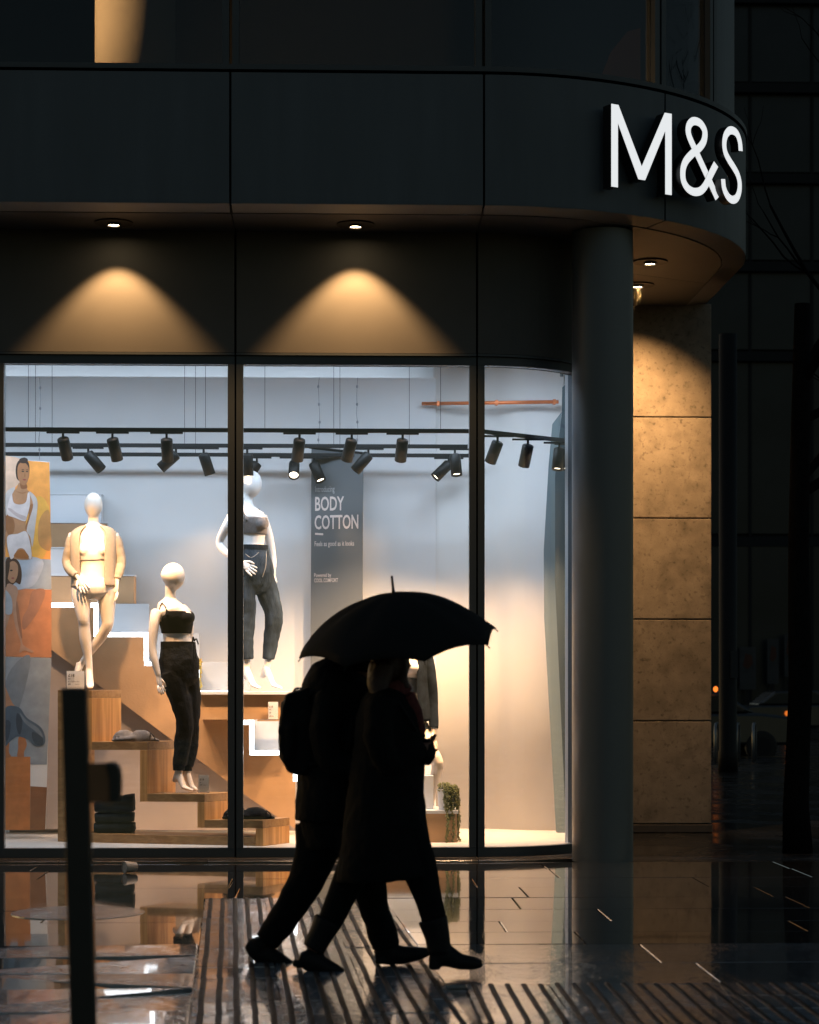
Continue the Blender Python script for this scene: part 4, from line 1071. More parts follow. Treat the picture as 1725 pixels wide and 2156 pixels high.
# ---- mannequin 3: grey bralette and jeans, hand on hip, behind the mullion
YM = 1.46
f = Fig(YM); man = thing('mannequin', 'pale mannequin in grey bralette and grey jeans half hidden by the mullion', 'mannequin', f.P(545,1454))
f.head((527,1019), .20, 58/f.k, radians(60), radians(8), .215, .28, .25)
f.limb([(522,1036,0,.050),(521,1052,0,.046),(522,1068,.0,.056)], sub=3)
T3 = [(508,538,1064,.055),(494,548,1074,.10),(488,556,1086,.145),(492,562,1100,.145),(497,561,1114,.13),(500,558,1130,.115),(500,556,1146,.11),(496,562,1166,.13),(492,570,1188,.15),(494,572,1206,.15),(502,570,1228,.12),(518,560,1240,.08)]
f.body(T3)
f.mb.ell(f.P(548,1102,-.09), .062,.06,.06); f.mb.ell(f.P(553,1101,.05), .055,.055,.06)
f.limb([(491,1084,-.12,.046),(478,1108,-.12,.044),(463,1142,-.06,.037),(478,1165,-.12,.033),(508,1184,-.19,.024)])
f.hand((508,1184,-.19),(541,1208,-.20),(.5,.3,.9),1.05,.1,1)
f.limb([(552,1086,.12,.045),(566,1130,.16,.043),(574,1170,.15,.034),(577,1196,.10,.026)]); f.hand((577,1197,.10),(577,1230,.06),(.3,.9,0),1,.3,-1)
f.limb([(515,1225,-.05,.085),(518,1300,-.05,.055),(518,1360,-.04,.050),(520,1405,-.03,.030)]); f.limb([(552,1225,.06,.082),(578,1300,.02,.052),(570,1350,.03,.048),(563,1405,.05,.029)])
f.foot((518,1410,-.03),(518,1432,.0),(534,1446,-.12),(548,1452,-.16),.036); f.foot((560,1410,.05),(552,1428,.08),(576,1446,-.03),(593,1452,-.07),.036)
obj('body', f.make(), M_skinw, man)
g = Fig(YM)
g.body([(494,562,1090,.148),(493,563,1102,.150),(498,562,1114,.136),(500,560,1126,.121)], n=28, grow=.007)
g.mb.ell(g.P(548,1103,-.092), .067,.064,.061); g.mb.ell(g.P(553,1102,.05), .058,.058,.061)
for js in ([(504,1068,-.07,.010),(514,1082,-.135,.012),(520,1096,-.16,.014)], [(545,1070,.06,.008),(550,1084,.02,.010),(552,1096,.0,.012)]): g.limb(js)
obj('bralette', fuse(g.mb, .008, 4), M_greyc, man)
g = Fig(YM)
g.body([(499,561,1150,.122),(495,566,1170,.138),(491,573,1192,.156),(493,576,1212,.156),(502,574,1234,.13),(518,566,1250,.09)], n=28, grow=.010)
g.limb([(514,1218,-.06,.108),(516,1255,-.07,.098),(518,1300,-.06,.086),(518,1345,-.05,.074),(520,1388,-.04,.062)])
g.limb([(554,1218,.05,.105),(566,1255,.04,.097),(577,1292,.02,.083),(574,1330,.03,.074),(566,1388,.05,.060)])
jm = fuse(g.mb, .010, 3, None, .009, 8)
obj('jeans', jm, M_denim, man)
g = Fig(YM); g.body([(499,561,1148,.124),(498,562,1157,.128)], n=32, grow=.014); obj('waistband', g.mb, M_denimd, man)
M_seam = mat('jeans_thread', (.30,.28,.25), .8)
g = Fig(YM); g.limb([(561,1160,-.12,.003),(560,1190,-.165,.003),(553,1215,-.165,.003)], 6); g.limb([(517,1166,-.165,.003),(530,1174,-.178,.003),(545,1163,-.165,.003)], 6)
obj('stitching', g.mb, M_seam, man)

# ---- mannequin 4: denim shirt, seen beside the walkers
YM = 1.0
f = Fig(YM); man = thing('mannequin', 'beige mannequin in open dark denim shirt behind the walking couple', 'mannequin', f.P(905,1704))
f.head((868,1322), .20, 58/f.k, radians(-50), radians(6), .215, .28, .25)
f.limb([(866,1338,0,.050),(866,1352,0,.046),(867,1366,.0,.056)], sub=3)
T4 = [(852,880,1362,.055),(842,898,1372,.10),(838,902,1384,.14),(838,898,1400,.145),(840,892,1420,.125),(842,890,1445,.11),(838,895,1475,.13),(836,898,1505,.15),(842,896,1530,.13),(852,886,1548,.08)]
f.body(T4)
f.mb.ell(f.P(868,1404,-.13), .066,.062,.064); f.mb.ell(f.P(848,1404,-.10), .06,.06,.062)
f.limb([(897,1384,-.05,.045),(905,1420,-.05,.043),(909,1470,-.03,.037),(912,1510,-.06,.033),(914,1540,-.09,.024)]); f.hand((914,1540,-.09),(914,1582,-.11),(.5,.8,0),1,.3,-1)
f.limb([(884,1530,.0,.085),(900,1570,-.10,.070),(921,1606,-.16,.055),(916,1640,-.06,.050),(908,1690,.0,.030)])
f.limb([(856,1530,.0,.085),(850,1600,-.02,.058),(850,1650,-.02,.05),(850,1690,.0,.030)])
f.foot((907,1690,.0),(908,1700,.03),(902,1702,-.08),(898,1704,-.13),.036); f.foot((850,1690,.0),(850,1700,.03),(845,1702,-.08),(842,1704,-.13),.036)
obj('body', f.make(), M_skin, man)
g = Fig(YM)
g.body([(838,900,1394,.150),(838,899,1404,.150),(840,893,1418,.134),(841,891,1426,.124)], n=28, grow=.007); g.mb.ell(g.P(868,1405,-.132), .070,.066,.064); g.mb.ell(g.P(848,1405,-.102), .064,.064,.062)
obj('bra_top', fuse(g.mb, .008, 4), M_crop, man)
g = Fig(YM)
g.body([(841,895,1428,.125),(841,892,1446,.118),(838,896,1476,.138),(836,899,1506,.156),(842,897,1532,.135),(852,887,1550,.08)], n=28, grow=.007)
obj('shorts', fuse(g.mb, .009, 3), M_greyc, man)
g = Fig(YM)
g.body([(852,884,1362,.07),(842,900,1372,.112),(838,904,1386,.155),(838,903,1410,.165),(838,901,1440,.160),(836,904,1480,.165),(834,909,1520,.175)], n=36, grow=.012, a0=pi/2+radians(58), a1=5*pi/2-radians(12), cap=False)
for js in ([(896,1378,-.05,.060),(905,1420,-.05,.056),(909,1470,-.03,.051),(912,1515,-.06,.044),(914,1533,-.08,.038)],):
    P_ = [V((*g.P(j[0], j[1], j[2]), j[3])) for j in js]; Q_ = crom(P_, 6, False)
    g.mb.loft([V(q[:3]) for q in Q_], [q[3] for q in Q_], (1,0,0), 16, False)
me = g.mb.mesh('denim_shirt', True)
for v in me.vertices: v.co += noise.noise_vector(v.co*V((15,15,6)))*.009
sh_ = obj('denim_shirt', me, M_denimd, man, solid=.008)
sb = sh_.modifiers.new('s', 'SUBSURF'); sb.levels = sb.render_levels = 1
g = Fig(YM)
g.body([(853,884,1366,.078),(858,888,1374,.10)], n=24, grow=.02, a0=pi/2+radians(30), a1=5*pi/2-radians(20), cap=False)
obj('collar', g.mb, M_denimd, man, solid=.008)

# ------------------------------------------------------------------ small things in the window
def fold(x0, x1, y0, y1, z0, z1, seed):
    mb = MB(); n = 22; rs = []
    for k in range(13):
        x = x0+(x1-x0)*k/12; r = []
        e = 1-.10*abs(2*k/12-1)**4
        for i in range(n):
            q = 2*pi*i/n; cy = abs(cos(q))**.45*(1 if cos(q) > 0 else -1); cz = abs(sin(q))**.45*(1 if sin(q) > 0 else -1)
            p = V((x, (y0+y1)/2+(y1-y0)/2*cy*e, (z0+z1)/2+(z1-z0)/2*cz*e))
            p += noise.noise_vector(p*V((22,22,30))+V((seed,0,0)))*.007
            p.z = max(p.z, z0)
            r.append(p)
        rs.append(r)
    return mb.rings(rs)
pz = W((620,1095)); ja = onp(196,1755,w0,wu)+V((.0,.04,0)); jb = onp(277,1755,w0,wu)
zb = Z_FL+.073+.004
zb = W((530,1097)).z+.001
for i, (h, lbl, ins) in enumerate(((.088,'bottom pair of folded dark jeans in the stack',0),(.083,'middle pair of folded dark jeans in the stack',.006),(.115,'top pair of folded dark jeans in the stack',.003))):
    m_ = fold(ja.x+ins, jb.x-ins, ja.y-.0, ja.y+.26, zb, zb+h, i*7.3)
    me_ = m_.mesh('folded_jeans', True)
    if i == 2:
        for v in me_.vertices: v.co.z += max(0, (v.co.x-ja.x))*.20*max(0, (v.co.z-zb)/h)-.02*max(0, (v.co.z-zb)/h)
    tag(obj('folded_jeans', me_, M_denimd), lbl, 'jeans', 'folded jeans in a stack'); zb += h+.002
def bra(c, wpx, m, label, k, rot=0.0):
    t = thing('folded_bra', label, 'bra', c)
    mb = MB(); wd = wpx/k
    for o in (-.24, .14): mb.ell(c+V((o*wd,.10-o*.1,.018)), wd*.26, .085, .085, taper=.0)
    mb.loft([c+V((-wd*.5,.10,.008)), c+V((-wd*.3,.09,.02)), c+V((0,.08,.03)), c+V((wd*.3,.1,.02)), c+V((wd*.5,.13,.008))], [(.012,.05),(.03,.07),(.03,.08),(.03,.07),(.010,.05)], (0,0,1), 12)
    me = fuse(mb, .008, 4, None, .006, 18)
    for v in me.vertices: v.co.z = max(v.co.z, c.z+.0015)
    obj('cups', me, m, t)
    s_ = MB().tube([c+V((wd*.34,.02,.012)), c+V((wd*.36,-.0,.075)), c+V((wd*.42,.05,.05)), c+V((wd*.46,.06,.008))], .006, 7)
    obj('strap', s_, m, t); 
    s_ = MB().tube([c+V((-wd*.44,.05,.010)), c+V((-wd*.40,.02,.05)), c+V((-wd*.34,.05,.05))], .005, 7); obj('strap', s_, m, t)
p_ = onp(282,1561.5,w0,wu)+V((.0,.02,0)); p_.z = W((650,585)).z+.001; bra(p_, 96, M_greyc, 'grey cotton bra laid on the second oak step', ppm(.6))
p_ = onp(517,1725.5,w0,wu)+V((.02,.03,0)); p_.z = W((1300,1020)).z+.003; bra(p_, 108, M_blackc, 'black bra lying on the lowest oak step behind the mullion', ppm(.35))
def ticket(px0, px1, py0, py1, Y, lines, label):
    a = at(px0, py1, Y); b = at(px1, py0, Y); t = thing('price_ticket', label, 'price ticket', ((a.x+b.x)/2, Y, a.z), 'acrylic price tickets')
    obj('card', MB().box((a.x+.006,Y,a.z+.006), (b.x-.006,Y+.002,b.z-.004)), M_paper, t)
    obj('acrylic_holder', MB().box((a.x,Y-.006,a.z), (b.x,Y+.012,b.z)), M_acry, t)
    obj('foot', MB().box((a.x,Y-.006,a.z), (b.x,Y+.06,a.z+.004)), M_acry, t)
    uu = V((1,0,0)); p0 = V((0, Y-.008, 0))
    for s, x, y, wd, bold in lines: put_text(s, x, y, wd, p0, uu, M_ink, t, bold, off=.001)
ticket(139.5,179,1412,1452,.93,[('£18',144,1425,13,.02),('BRA',144,1430.5,6,.02),('£17.50',144,1436.5,13,.02),('cardigan',158,1436,10,0),('£6',144,1442,5,.02),('knickers',158,1441.5,10,0)],'acrylic price ticket with £18 at the left mannequin foot')
ticket(417,441,1631,1669,.50,[('£16',421,1643,9,.02),('BRA',421,1648,4,.02),('£26',421,1653.5,5,.02),('joggers',428,1653.5,7,0)],'acrylic price ticket with £16 beside the jogger mannequin feet')
ticket(564,587,1477,1515.5,1.30,[('£18',567,1490,8,.02),('BRA',567,1495,4,.02),('£8',567,1502,4,.02),('£39.50',567,1509,9,.02)],'acrylic price ticket with £18 under the mannequin in jeans')
a = at(513,1516,1.34); b = at(600,1516,1.34)
sh = obj('shelf_board', MB().box((a.x+.12,1.26,a.z-.010), (b.x+.04,1.59,a.z-.0005)), M_board); tag(sh, 'thin brown shelf board carrying a price ticket in the middle bay', 'shelf')
# trailing plant in a ribbed white pot
c = at(940,1706,.70); c.z = zt_+.001; k_ = ppm(.7)
pl = thing('potted_plant', 'trailing green plant in a ribbed pale pot on the low plinth', 'plant', c)
mb = MB(); n = 36; R_ = 19/k_; hp = 44/k_
rs = [[V((c.x+R_*kk*(1+.03*(i % 2))*cos(2*pi*i/n), c.y+R_*kk*(1+.03*(i % 2))*sin(2*pi*i/n), c.z+z)) for i in range(n)] for z, kk in ((0,.82),(hp*.5,.93),(hp,1.0))]
obj('pot', mb.rings(rs), mat('ribbed_pot', (.55,.55,.56), .5, .05, 20), pl)
obj('soil', MB().prism([V((c.x+R_*.9*cos(2*pi*i/20), c.y+R_*.9*sin(2*pi*i/20), c.z+hp)) for i in range(20)], (0,0,.01)), M_denimd, pl)
M_leaf = mat('trailing_leaf', (.10,.105,.025), .5, .35, 30); M_leaf2 = mat('dried_trail', (.30,.20,.04), .6, .3, 30)
def strands(parent, c, R, top, n, lens, m, fr=(0, 2*pi)):
    for k in range(n):
        an = random.uniform(*fr); L = random.uniform(*lens); r = R*random.uniform(.95, 1.12)
        if k % 3 == 0: L *= .35
        p = V((c.x+R*.4*cos(an), c.y+R*.4*sin(an), top+.015)); pts = [p, V((c.x+r*cos(an), c.y+r*sin(an), top+.02))]
        q = pts[-1].copy(); q.x += .012*cos(an); q.y += .012*sin(an)
        while q.z > top-L:
            q = q+V((random.gauss(0,.004), random.gauss(0,.004), -.017)); pts.append(q.copy())
        mb = MB().tube(pts, .0022, 4)
        for q in pts:
            for _ in range(3):
                o = V((random.gauss(0,1), random.gauss(0,1), random.gauss(0,.6))).normalized()*.010
                e = random.uniform(.006,.0095)
                mb.add([q+o+V(d)*e for d in ((1,0,0),(0,1,0),(-1,0,0),(0,-1,0),(0,0,1.2),(0,0,-1.2))], [(0,1,4),(1,2,4),(2,3,4),(3,0,4),(1,0,5),(2,1,5),(3,2,5),(0,3,5)])
        obj('trailing_stem', mb, m, parent)
strands(pl, c, R_, c.z+hp, 26, (.12,.52), M_leaf, (radians(-105), radians(60))); strands(pl, c, R_*.8, c.z+hp+.02, 10, (.03,.06), M_leaf)
c2 = at(422,1394,1.72)
pl2 = thing('trailing_plant', 'thin trailing dried stem on the stepped stand behind the joggers', 'plant', c2)
strands(pl2, c2, .02, c2.z, 3, (.28,.32), M_leaf2)
# crushed cup on the wet ground
c = ground(273,1838); k_ = ppm(c.y)
cup = thing('drink_cup', 'empty pale drink cup lying on its side in the puddle', 'cup', c)
ax = V((.85,.5,0)).normalized(); rr = .046
mb = MB(); n = 24; up_ = V((0,0,1)); sd = up_.cross(ax)
mb.rings([[c+V((0,0,rr))+ax*t_+(sd*cos(2*pi*i/n)+up_*sin(2*pi*i/n)*.96)*r_ for i in range(n)] for t_, r_ in ((-.045,rr),(-.041,rr*1.04),(-.035,rr),(.055,rr*.74))], cap=False)
obj('shell', mb, mat('paper_cup', (.42,.37,.32), .5, .15, 20), cup, smooth=True, solid=.002)
mb = MB(); mb.add([c+V((0,0,rr))-ax*.038+(sd*cos(2*pi*i/n)+up_*sin(2*pi*i/n)*.96)*rr*.97 for i in range(n)], [tuple(range(n))]); obj('lid', mb, mat('cup_lid', (.50,.44,.38), .5, .2, 40), cup, solid=.002)

# ------------------------------------------------------------------ walkers
YA = -6.72     # man, further from the camera
f = Fig(YA)
pa = thing('person', 'person in black jacket with backpack walking left of the umbrella holder', 'person', f.P(690,2032))
f.mb.ell(f.P(768,1388,.04), .085, .075, .115, Matrix.Rotation(radians(8),3,'Y'), .22, 20, 14)
f.mb.ell(f.P(802,1394,.04), .022,.015,.022); f.mb.ell(f.P(765,1394,.125), .02,.008,.03)
f.limb([(760,1412,.04,.062),(748,1436,.04,.064),(735,1460,.04,.08)], sub=3)
f.body([(690,772,1446,.11,.04),(664,790,1466,.19,.04),(655,800,1500,.215,.04),(652,800,1560,.205,.04),(650,790,1630,.19,.04),(645,780,1690,.18,.04),(640,778,1740,.175,.04),(652,760,1770,.14,.04)])
f.limb([(678,1740,.10,.105),(668,1790,.10,.100),(640,1860,.10,.078),(612,1910,.10,.062),(578,1960,.10,.050),(556,1985,.10,.044)])
f.limb([(742,1740,-.06,.105),(758,1800,-.06,.096),(780,1880,-.06,.072),(792,1930,-.06,.062),(808,1975,-.06,.050),(816,1995,-.06,.046)])
f.limb([(700,1470,-.14,.065),(690,1530,-.19,.058),(700,1600,-.20,.05),(760,1612,-.22,.042),(806,1606,-.22,.032)])
f.limb([(740,1470,.24,.06),(780,1550,.25,.05),(815,1590,.14,.04),(826,1580,.06,.030)])
f.hand((812,1606,-.22),(846,1614,-.23),(0,.2,1),1.0,.5,1)
obj('body', f.make(.011), M_hand, pa)
g = Fig(YA)
g.body([(686,775,1404,.09,.04),(658,788,1420,.16,.04),(640,796,1444,.21,.04),(638,804,1500,.225,.04),(640,806,1560,.215,.04),(632,798,1630,.20,.04),(627,790,1690,.195,.04),(624,788,1732,.19,.04)], n=24, grow=.012)
g.limb([(700,1466,-.16,.085),(686,1530,-.20,.076),(698,1602,-.21,.066),(756,1613,-.225,.055),(800,1607,-.225,.045)], grow=.004)
g.limb([(745,1466,.24,.08),(782,1550,.26,.068),(812,1590,.15,.055)])
g.limb([(752,1415,.04,.085),(735,1430,.04,.10),(720,1450,.04,.12)], sub=2)
obj('jacket', fuse(g.mb, .012, 3, None, .010, 9), M_coat2, pa)
g = Fig(YA)
g.body([(632,786,1715,.185,.04),(634,786,1745,.18,.04),(645,775,1785,.15,.04)], n=22)
g.limb([(672,1735,.10,.125),(668,1790,.10,.118),(642,1858,.10,.094),(614,1908,.10,.086),(582,1956,.10,.076),(560,1984,.10,.070)])
g.limb([(742,1740,-.06,.125),(758,1800,-.06,.112),(781,1880,-.06,.088),(794,1930,-.06,.076),(808,1975,-.06,.076),(813,1998,-.06,.070)])
obj('trousers', fuse(g.mb, .012, 3, None, .008, 10), M_coat, pa)
def shoe(fig, pts, n=14):
    """pts: (px, py, dy, half width, half height) from heel to toe"""
    P = [fig.P(p[0], p[1], p[2]) for p in pts]
    fig.mb.loft(P, [(p[4], p[3]) for p in pts], (0,0,1), n)
g = Fig(YA)
shoe(g, [(520,1986,.10,.030,.022),(533,1994,.10,.040,.050),(556,2008,.10,.044,.064),(580,2020,.10,.050,.050),(604,2030,.10,.050,.034),(622,2036,.10,.036,.018)])
g.limb([(548,1972,.10,.055),(553,1995,.10,.050)], sub=2)
obj('shoe', fuse(g.mb, .008, 4), M_shoe, pa)
g = Fig(YA)
shoe(g, [(790,2014,-.06,.030,.030),(802,2010,-.06,.040,.052),(822,2008,-.06,.044,.060),(850,2011,-.06,.050,.047),(882,2008,-.06,.050,.036),(905,2003,-.06,.034,.020)])
g.limb([(812,1985,-.06,.056),(812,2005,-.06,.052)], sub=2)
g.mb.box(g.P(790,2031,-.10), g.P(818,2018,-.02)); obj('shoe', fuse(g.mb, .008, 4), M_shoe, pa)
g = Fig(YA); g.mb.ell(g.P(762,1380,.04), .100,.09,.118, Matrix.Rotation(radians(8),3,'Y')); obj('hair', fuse(g.mb, .010, 2, None, .006, 20), M_coat, pa)
# backpack
bp = thing('backpack', 'bulky black backpack on the left walker, outlined against the display', 'backpack', Fig(YA).P(620,1630))
g = Fig(YA)
out_ = [(600,1466),(608,1460),(650,1447),(664,1500),(660,1600),(642,1634),(616,1630),(598,1610),(588,1576),(589,1548),(583,1541),(590,1524),(596,1488)]
for wy, sc_ in ((-.15,1),):
    g.mb.prism([g.P(x, y, -.12) for x, y in out_], (0,.32,0))
g.body([(592,640,1480,.13,.04),(586,640,1530,.19,.04),(588,640,1590,.18,.04),(606,640,1622,.13,.04)], n=18)
obj('bag', fuse(g.mb, .011, 4, None, .006, 10), M_bag, bp)
g = Fig(YA); g.limb([(648,1466,-.10,.018),(690,1438,-.12,.018),(728,1456,-.14,.018),(742,1520,-.18,.018),(720,1590,-.19,.016),(652,1610,-.12,.014)], 8); obj('shoulder_strap', g.mb, M_bag, bp)
g = Fig(YA); g.limb([(618,1458,.04,.007),(622,1451,.04,.007),(632,1449,.04,.007),(640,1452,.04,.007)], 7); obj('grab_handle', g.mb, M_bag, bp)

YW = -7.05    # woman, nearer
f = Fig(YW)
pw = thing('person', 'person in long black coat with red hair walking right under the umbrella', 'person', f.P(830,2046))
f.mb.ell(f.P(828,1398,0), .085,.07,.108, Matrix.Rotation(radians(6),3,'Y'), .22, 20, 14)
f.mb.ell(f.P(862,1402,0), .013,.014,.016); f.mb.ell(f.P(857,1418,0), .012,.022,.008); f.mb.ell(f.P(822,1402,-.068), .016,.008,.026)
f.limb([(822,1422,0,.056),(816,1442,0,.058),(812,1462,0,.08)], sub=3)
f.body([(790,840,1450,.09),(768,860,1470,.165),(760,876,1510,.185),(762,878,1560,.175),(760,870,1620,.165),(750,872,1690,.18),(745,876,1740,.185),(760,862,1775,.15)])
f.limb([(780,1745,.08,.10),(755,1810,.08,.088),(722,1880,.08,.066),(700,1930,.08,.058),(675,1975,.08,.046),(660,2002,.08,.042)])
f.limb([(850,1745,-.08,.10),(880,1820,-.08,.084),(902,1890,-.08,.060),(914,1935,-.08,.055),(928,1985,-.08,.042),(930,2008,-.08,.040)])
f.limb([(806,1478,-.17,.058),(800,1545,-.22,.052),(820,1605,-.20,.044),(868,1588,-.14,.038),(895,1572,-.08,.028)])
f.limb([(820,1478,.16,.055),(850,1550,.16,.045),(880,1590,.08,.036),(900,1585,.02,.028)])
f.hand((893,1574,-.08),(918,1552,-.04),(.3,.9,.3),.95,.7,1); f.hand((897,1588,.02),(918,1576,.0),(.3,-.9,.2),.95,.7,-1)
obj('body', f.make(.011), M_hand, pw)
g = Fig(YW)
g.body([(788,842,1446,.10),(764,866,1468,.18),(752,884,1505,.205),(748,892,1545,.20),(745,890,1600,.19),(738,890,1660,.20),(728,894,1720,.215),(720,904,1780,.23),(713,914,1830,.235),(712,918,1848,.23)], n=28, grow=.008)
g.limb([(806,1476,-.17,.082),(796,1545,-.225,.074),(818,1608,-.205,.064),(864,1590,-.145,.055),(888,1576,-.09,.046)])
g.limb([(820,1476,.16,.08),(852,1550,.17,.068),(884,1592,.085,.052)])
me = fuse(g.mb, .012, 3, None, .010, 9)
obj('coat', me, M_coat, pw)
g = Fig(YW)
g.limb([(780,1745,.08,.11),(755,1810,.08,.098),(722,1880,.08,.076),(700,1930,.08,.067),(675,1975,.08,.055),(664,1996,.08,.048)]); g.limb([(850,1745,-.08,.11),(880,1820,-.08,.094),(902,1890,-.08,.070),(914,1935,-.08,.064),(926,1985,-.08,.051),(928,2000,-.08,.046)])
obj('leggings', fuse(g.mb, .010, 3), M_coat, pw)
g = Fig(YW)
g.mb.ell(g.P(818,1394,0), .092,.085,.115, Matrix.Rotation(radians(-8),3,'Y'))
g.limb([(832,1360,0,.05),(846,1378,-.03,.028),(851,1402,-.05,.02),(850,1430,-.06,.022),(856,1452,-.07,.02)]); g.limb([(806,1400,-.04,.07),(800,1440,-.06,.065),(806,1470,-.10,.04)])
obj('hair', fuse(g.mb, .009, 2, None, .006, 22), M_hairr, pw)
g = Fig(YW); g.body([(794,850,1436,.09),(788,864,1452,.115),(800,876,1470,.12)], n=20); g.limb([(858,1462,-.10,.04),(874,1500,-.09,.035),(889,1545,-.08,.028)], 10)
obj('scarf', fuse(g.mb, .009, 2, None, .008, 18), M_scarf, pw)
g = Fig(YW)
g.limb([(692,1936,.08,.074),(676,1968,.08,.064),(660,1998,.08,.060)])
shoe(g, [(630,2018,.08,.030,.030),(645,2020,.08,.038,.056),(664,2026,.08,.042,.056),(688,2036,.08,.047,.042),(708,2043,.08,.045,.032),(724,2048,.08,.032,.018)])
g.limb([(628,2022,.08,.026),(622,2036,.08,.020)], sub=1)
obj('boot', fuse(g.mb, .008, 3), M_shoe, pw)
g = Fig(YW)
g.limb([(911,1934,-.08,.076),(921,1972,-.08,.064),(925,2004,-.08,.060)])
shoe(g, [(908,2014,-.08,.030,.040),(922,2010,-.08,.040,.062),(944,2013,-.08,.044,.055),(970,2025,-.08,.047,.041),(998,2028,-.08,.045,.034),(1016,2029,-.08,.030,.018)])
g.mb.box(g.P(904,2043,-.115), g.P(926,2012,-.045))
obj('boot', fuse(g.mb, .008, 3), M_shoe, pw)
# handbag hugged to the chest edge
hb = thing('handbag', 'small dark bag clutched in front of the coat', 'bag', Fig(YW).P(905,1606))
g = Fig(YW); g.body([(884,912,1556,.07,-.02),(880,918,1574,.085,-.02),(878,917,1592,.085,-.02),(882,905,1610,.07,-.02)], n=18)
obj('pouch', fuse(g.mb, .009, 3, None, .004, 14), M_bag, hb)
g = Fig(YW); g.limb([(886,1560,-.08,.008),(866,1520,-.19,.008),(840,1480,-.19,.008)], 7); obj('strap', g.mb, M_bag, hb)

# umbrella
YU = -6.98; ku = ppm(YU)
um = thing('umbrella', 'open black umbrella held over the walking couple', 'umbrella', at(822,1600,YU))
apex = at(829,1249,YU); axis = V((-.112,-.22,1)).normalized()
xa = V((1,0,.125)).normalized(); xa = (xa-axis*xa.dot(axis)).normalized(); ya = axis.cross(xa)
NR = 8; RU = .52; HU = .26
def canopy(r, ang):
    """r 0..1 from the hub to the hem; sags between ribs"""
    t = (ang/(2*pi)*NR) % 1.0; sag = (4*t*(1-t))
    rad = RU*r*(1-.075*sag*r*r); drop = HU*(.15*r+.85*r**2.1) - .040*sag*r**2*(1-r)*2 - .030*sag*r**3
    return apex+xa*rad*cos(ang)+ya*rad*sin(ang)-axis*drop
mb = MB(); na = NR*6; nr_ = 12; A0 = radians(11)
vs = [apex]+[canopy((k+1)/nr_, A0*0+2*pi*i/na) for k in range(nr_) for i in range(na)]
rotA = Matrix.Rotation(A0, 3, axis); vs = [apex+rotA @ (p-apex) for p in vs]
fs = [(0, 1+i, 1+(i+1) % na) for i in range(na)]
for k in range(nr_-1):
    for i in range(na): fs.append((1+k*na+i, 1+(k+1)*na+i, 1+(k+1)*na+(i+1) % na, 1+k*na+(i+1) % na))
obj('canopy', mb.add(vs, fs), M_umb, um, smooth=True, solid=.003)
for j in range(NR):
    an = 2*pi*j/NR
    pts = [apex+rotA @ (canopy(r, an)-apex)-axis*.010 for r in (0,.25,.5,.75,1.0,1.012)]
    obj('rib', MB().tube(pts, [.003]*5+[.004], 5), M_black, um)
    obj('stretcher', MB().tube([apex-axis*.26, pts[2]], .0025, 5), M_black, um)
obj('ferrule', MB().tube([apex-axis*.01, apex+axis*.035, apex+axis*.085, apex+axis*.09], [.010,.0065,.006,.004], 8), M_black, um)
obj('shaft', MB().tube([apex-axis*.005, apex-axis*.80], .007, 8), M_black, um)
hp_ = apex-axis*.80
obj('handle', MB().tube([hp_+axis*.01, hp_-axis*.10, hp_-axis*.13+xa*.015], [.012,.013,.010], 10), M_black, um)

# ------------------------------------------------------------------ foreground post, out of focus
YQ = -12.0
po = thing('street_post', 'blurred black post close to the camera with a small brown box', 'post', at(164,2156,YQ)-V((0,0,.75)))
a0, a1 = at(128,1449,YQ), at(180,1449,YQ); b0, b1 = at(148,2156,YQ), at(201,2156,YQ)
dn = (b0-a0)*1.9
obj('post', MB().prism([a0, a1, a1+dn, a0+dn], (0,.06,0)), M_post, po, bevel=.003)
c0, c1 = at(186,1607,YQ), at(240,1690,YQ)
obj('box', MB().box((c0.x-.003,YQ+.005,c1.z), (c1.x,YQ+.055,c0.z)), M_boxb, po, bevel=.004)
mb = MB(); P_ = [at(x, y, YQ-.006) for x, y in ((231,1690),(246,1688),(252,1680),(253,1640),(251,1620),(246,1610),(236,1605),(222,1606),(230,1640))]
obj('end_cap', mb.prism(P_, (0,.072,0)), M_post, po, bevel=.004)
for x in (196,203,222,230):
    q = at(x, 1691, YQ+.02); obj('water_drop', MB().ell(q, .005,.005,.007, nu=8, nv=6), M_acry, po)

# ------------------------------------------------------------------ street on the right, unlit
M_fw = mat('far_cladding', (.014,.016,.019), .8, .1, .5, spec=.2); M_fg = mat('far_window_glass', (.016,.019,.022), .3, .5, .35, .05, 3, spec=.25); M_post2 = mat('grey_steel', (.012,.012,.013), .6, spec=.2)
YFB = 62.0
fb = thing('office_block', 'dark unlit office block with large windows at the far right', 'building', at(1640,1520,YFB))
x0 = at(1330,1500,YFB).x; sf = ppm(YFB)
zs = [at(1600,q,YFB).z for q in (1520, 1130, 742, 553, 368, 178, -10, -200, -390)]
obj('wall', MB().box((x0,YFB+.2,-.2), (x0+26,YFB+12,zs[-1])), M_fw, fb)
for i in range(len(zs)-1):
    obj('floor_band', MB().box((x0,YFB-.25 if i else YFB,zs[i+1]-.35), (x0+26,YFB+.2,zs[i+1])), M_fw, fb)
wv = 132/sf
for i in range(len(zs)-1):
    for k in range(8):
        xa_ = at(1580,1000,YFB).x+wv*(k-2)
        if xa_ < x0: continue
        pn_ = obj('window', MB().box((xa_+.05,YFB+.05,zs[i]+.12), (xa_+wv-.05,YFB+.10,zs[i+1]-.36)), M_fg, fb)
        obj('frame', MB().box((xa_-.05,YFB-.02,zs[i]+.02), (xa_+.048,YFB+.12,zs[i+1]-.36)), M_fw, fb)
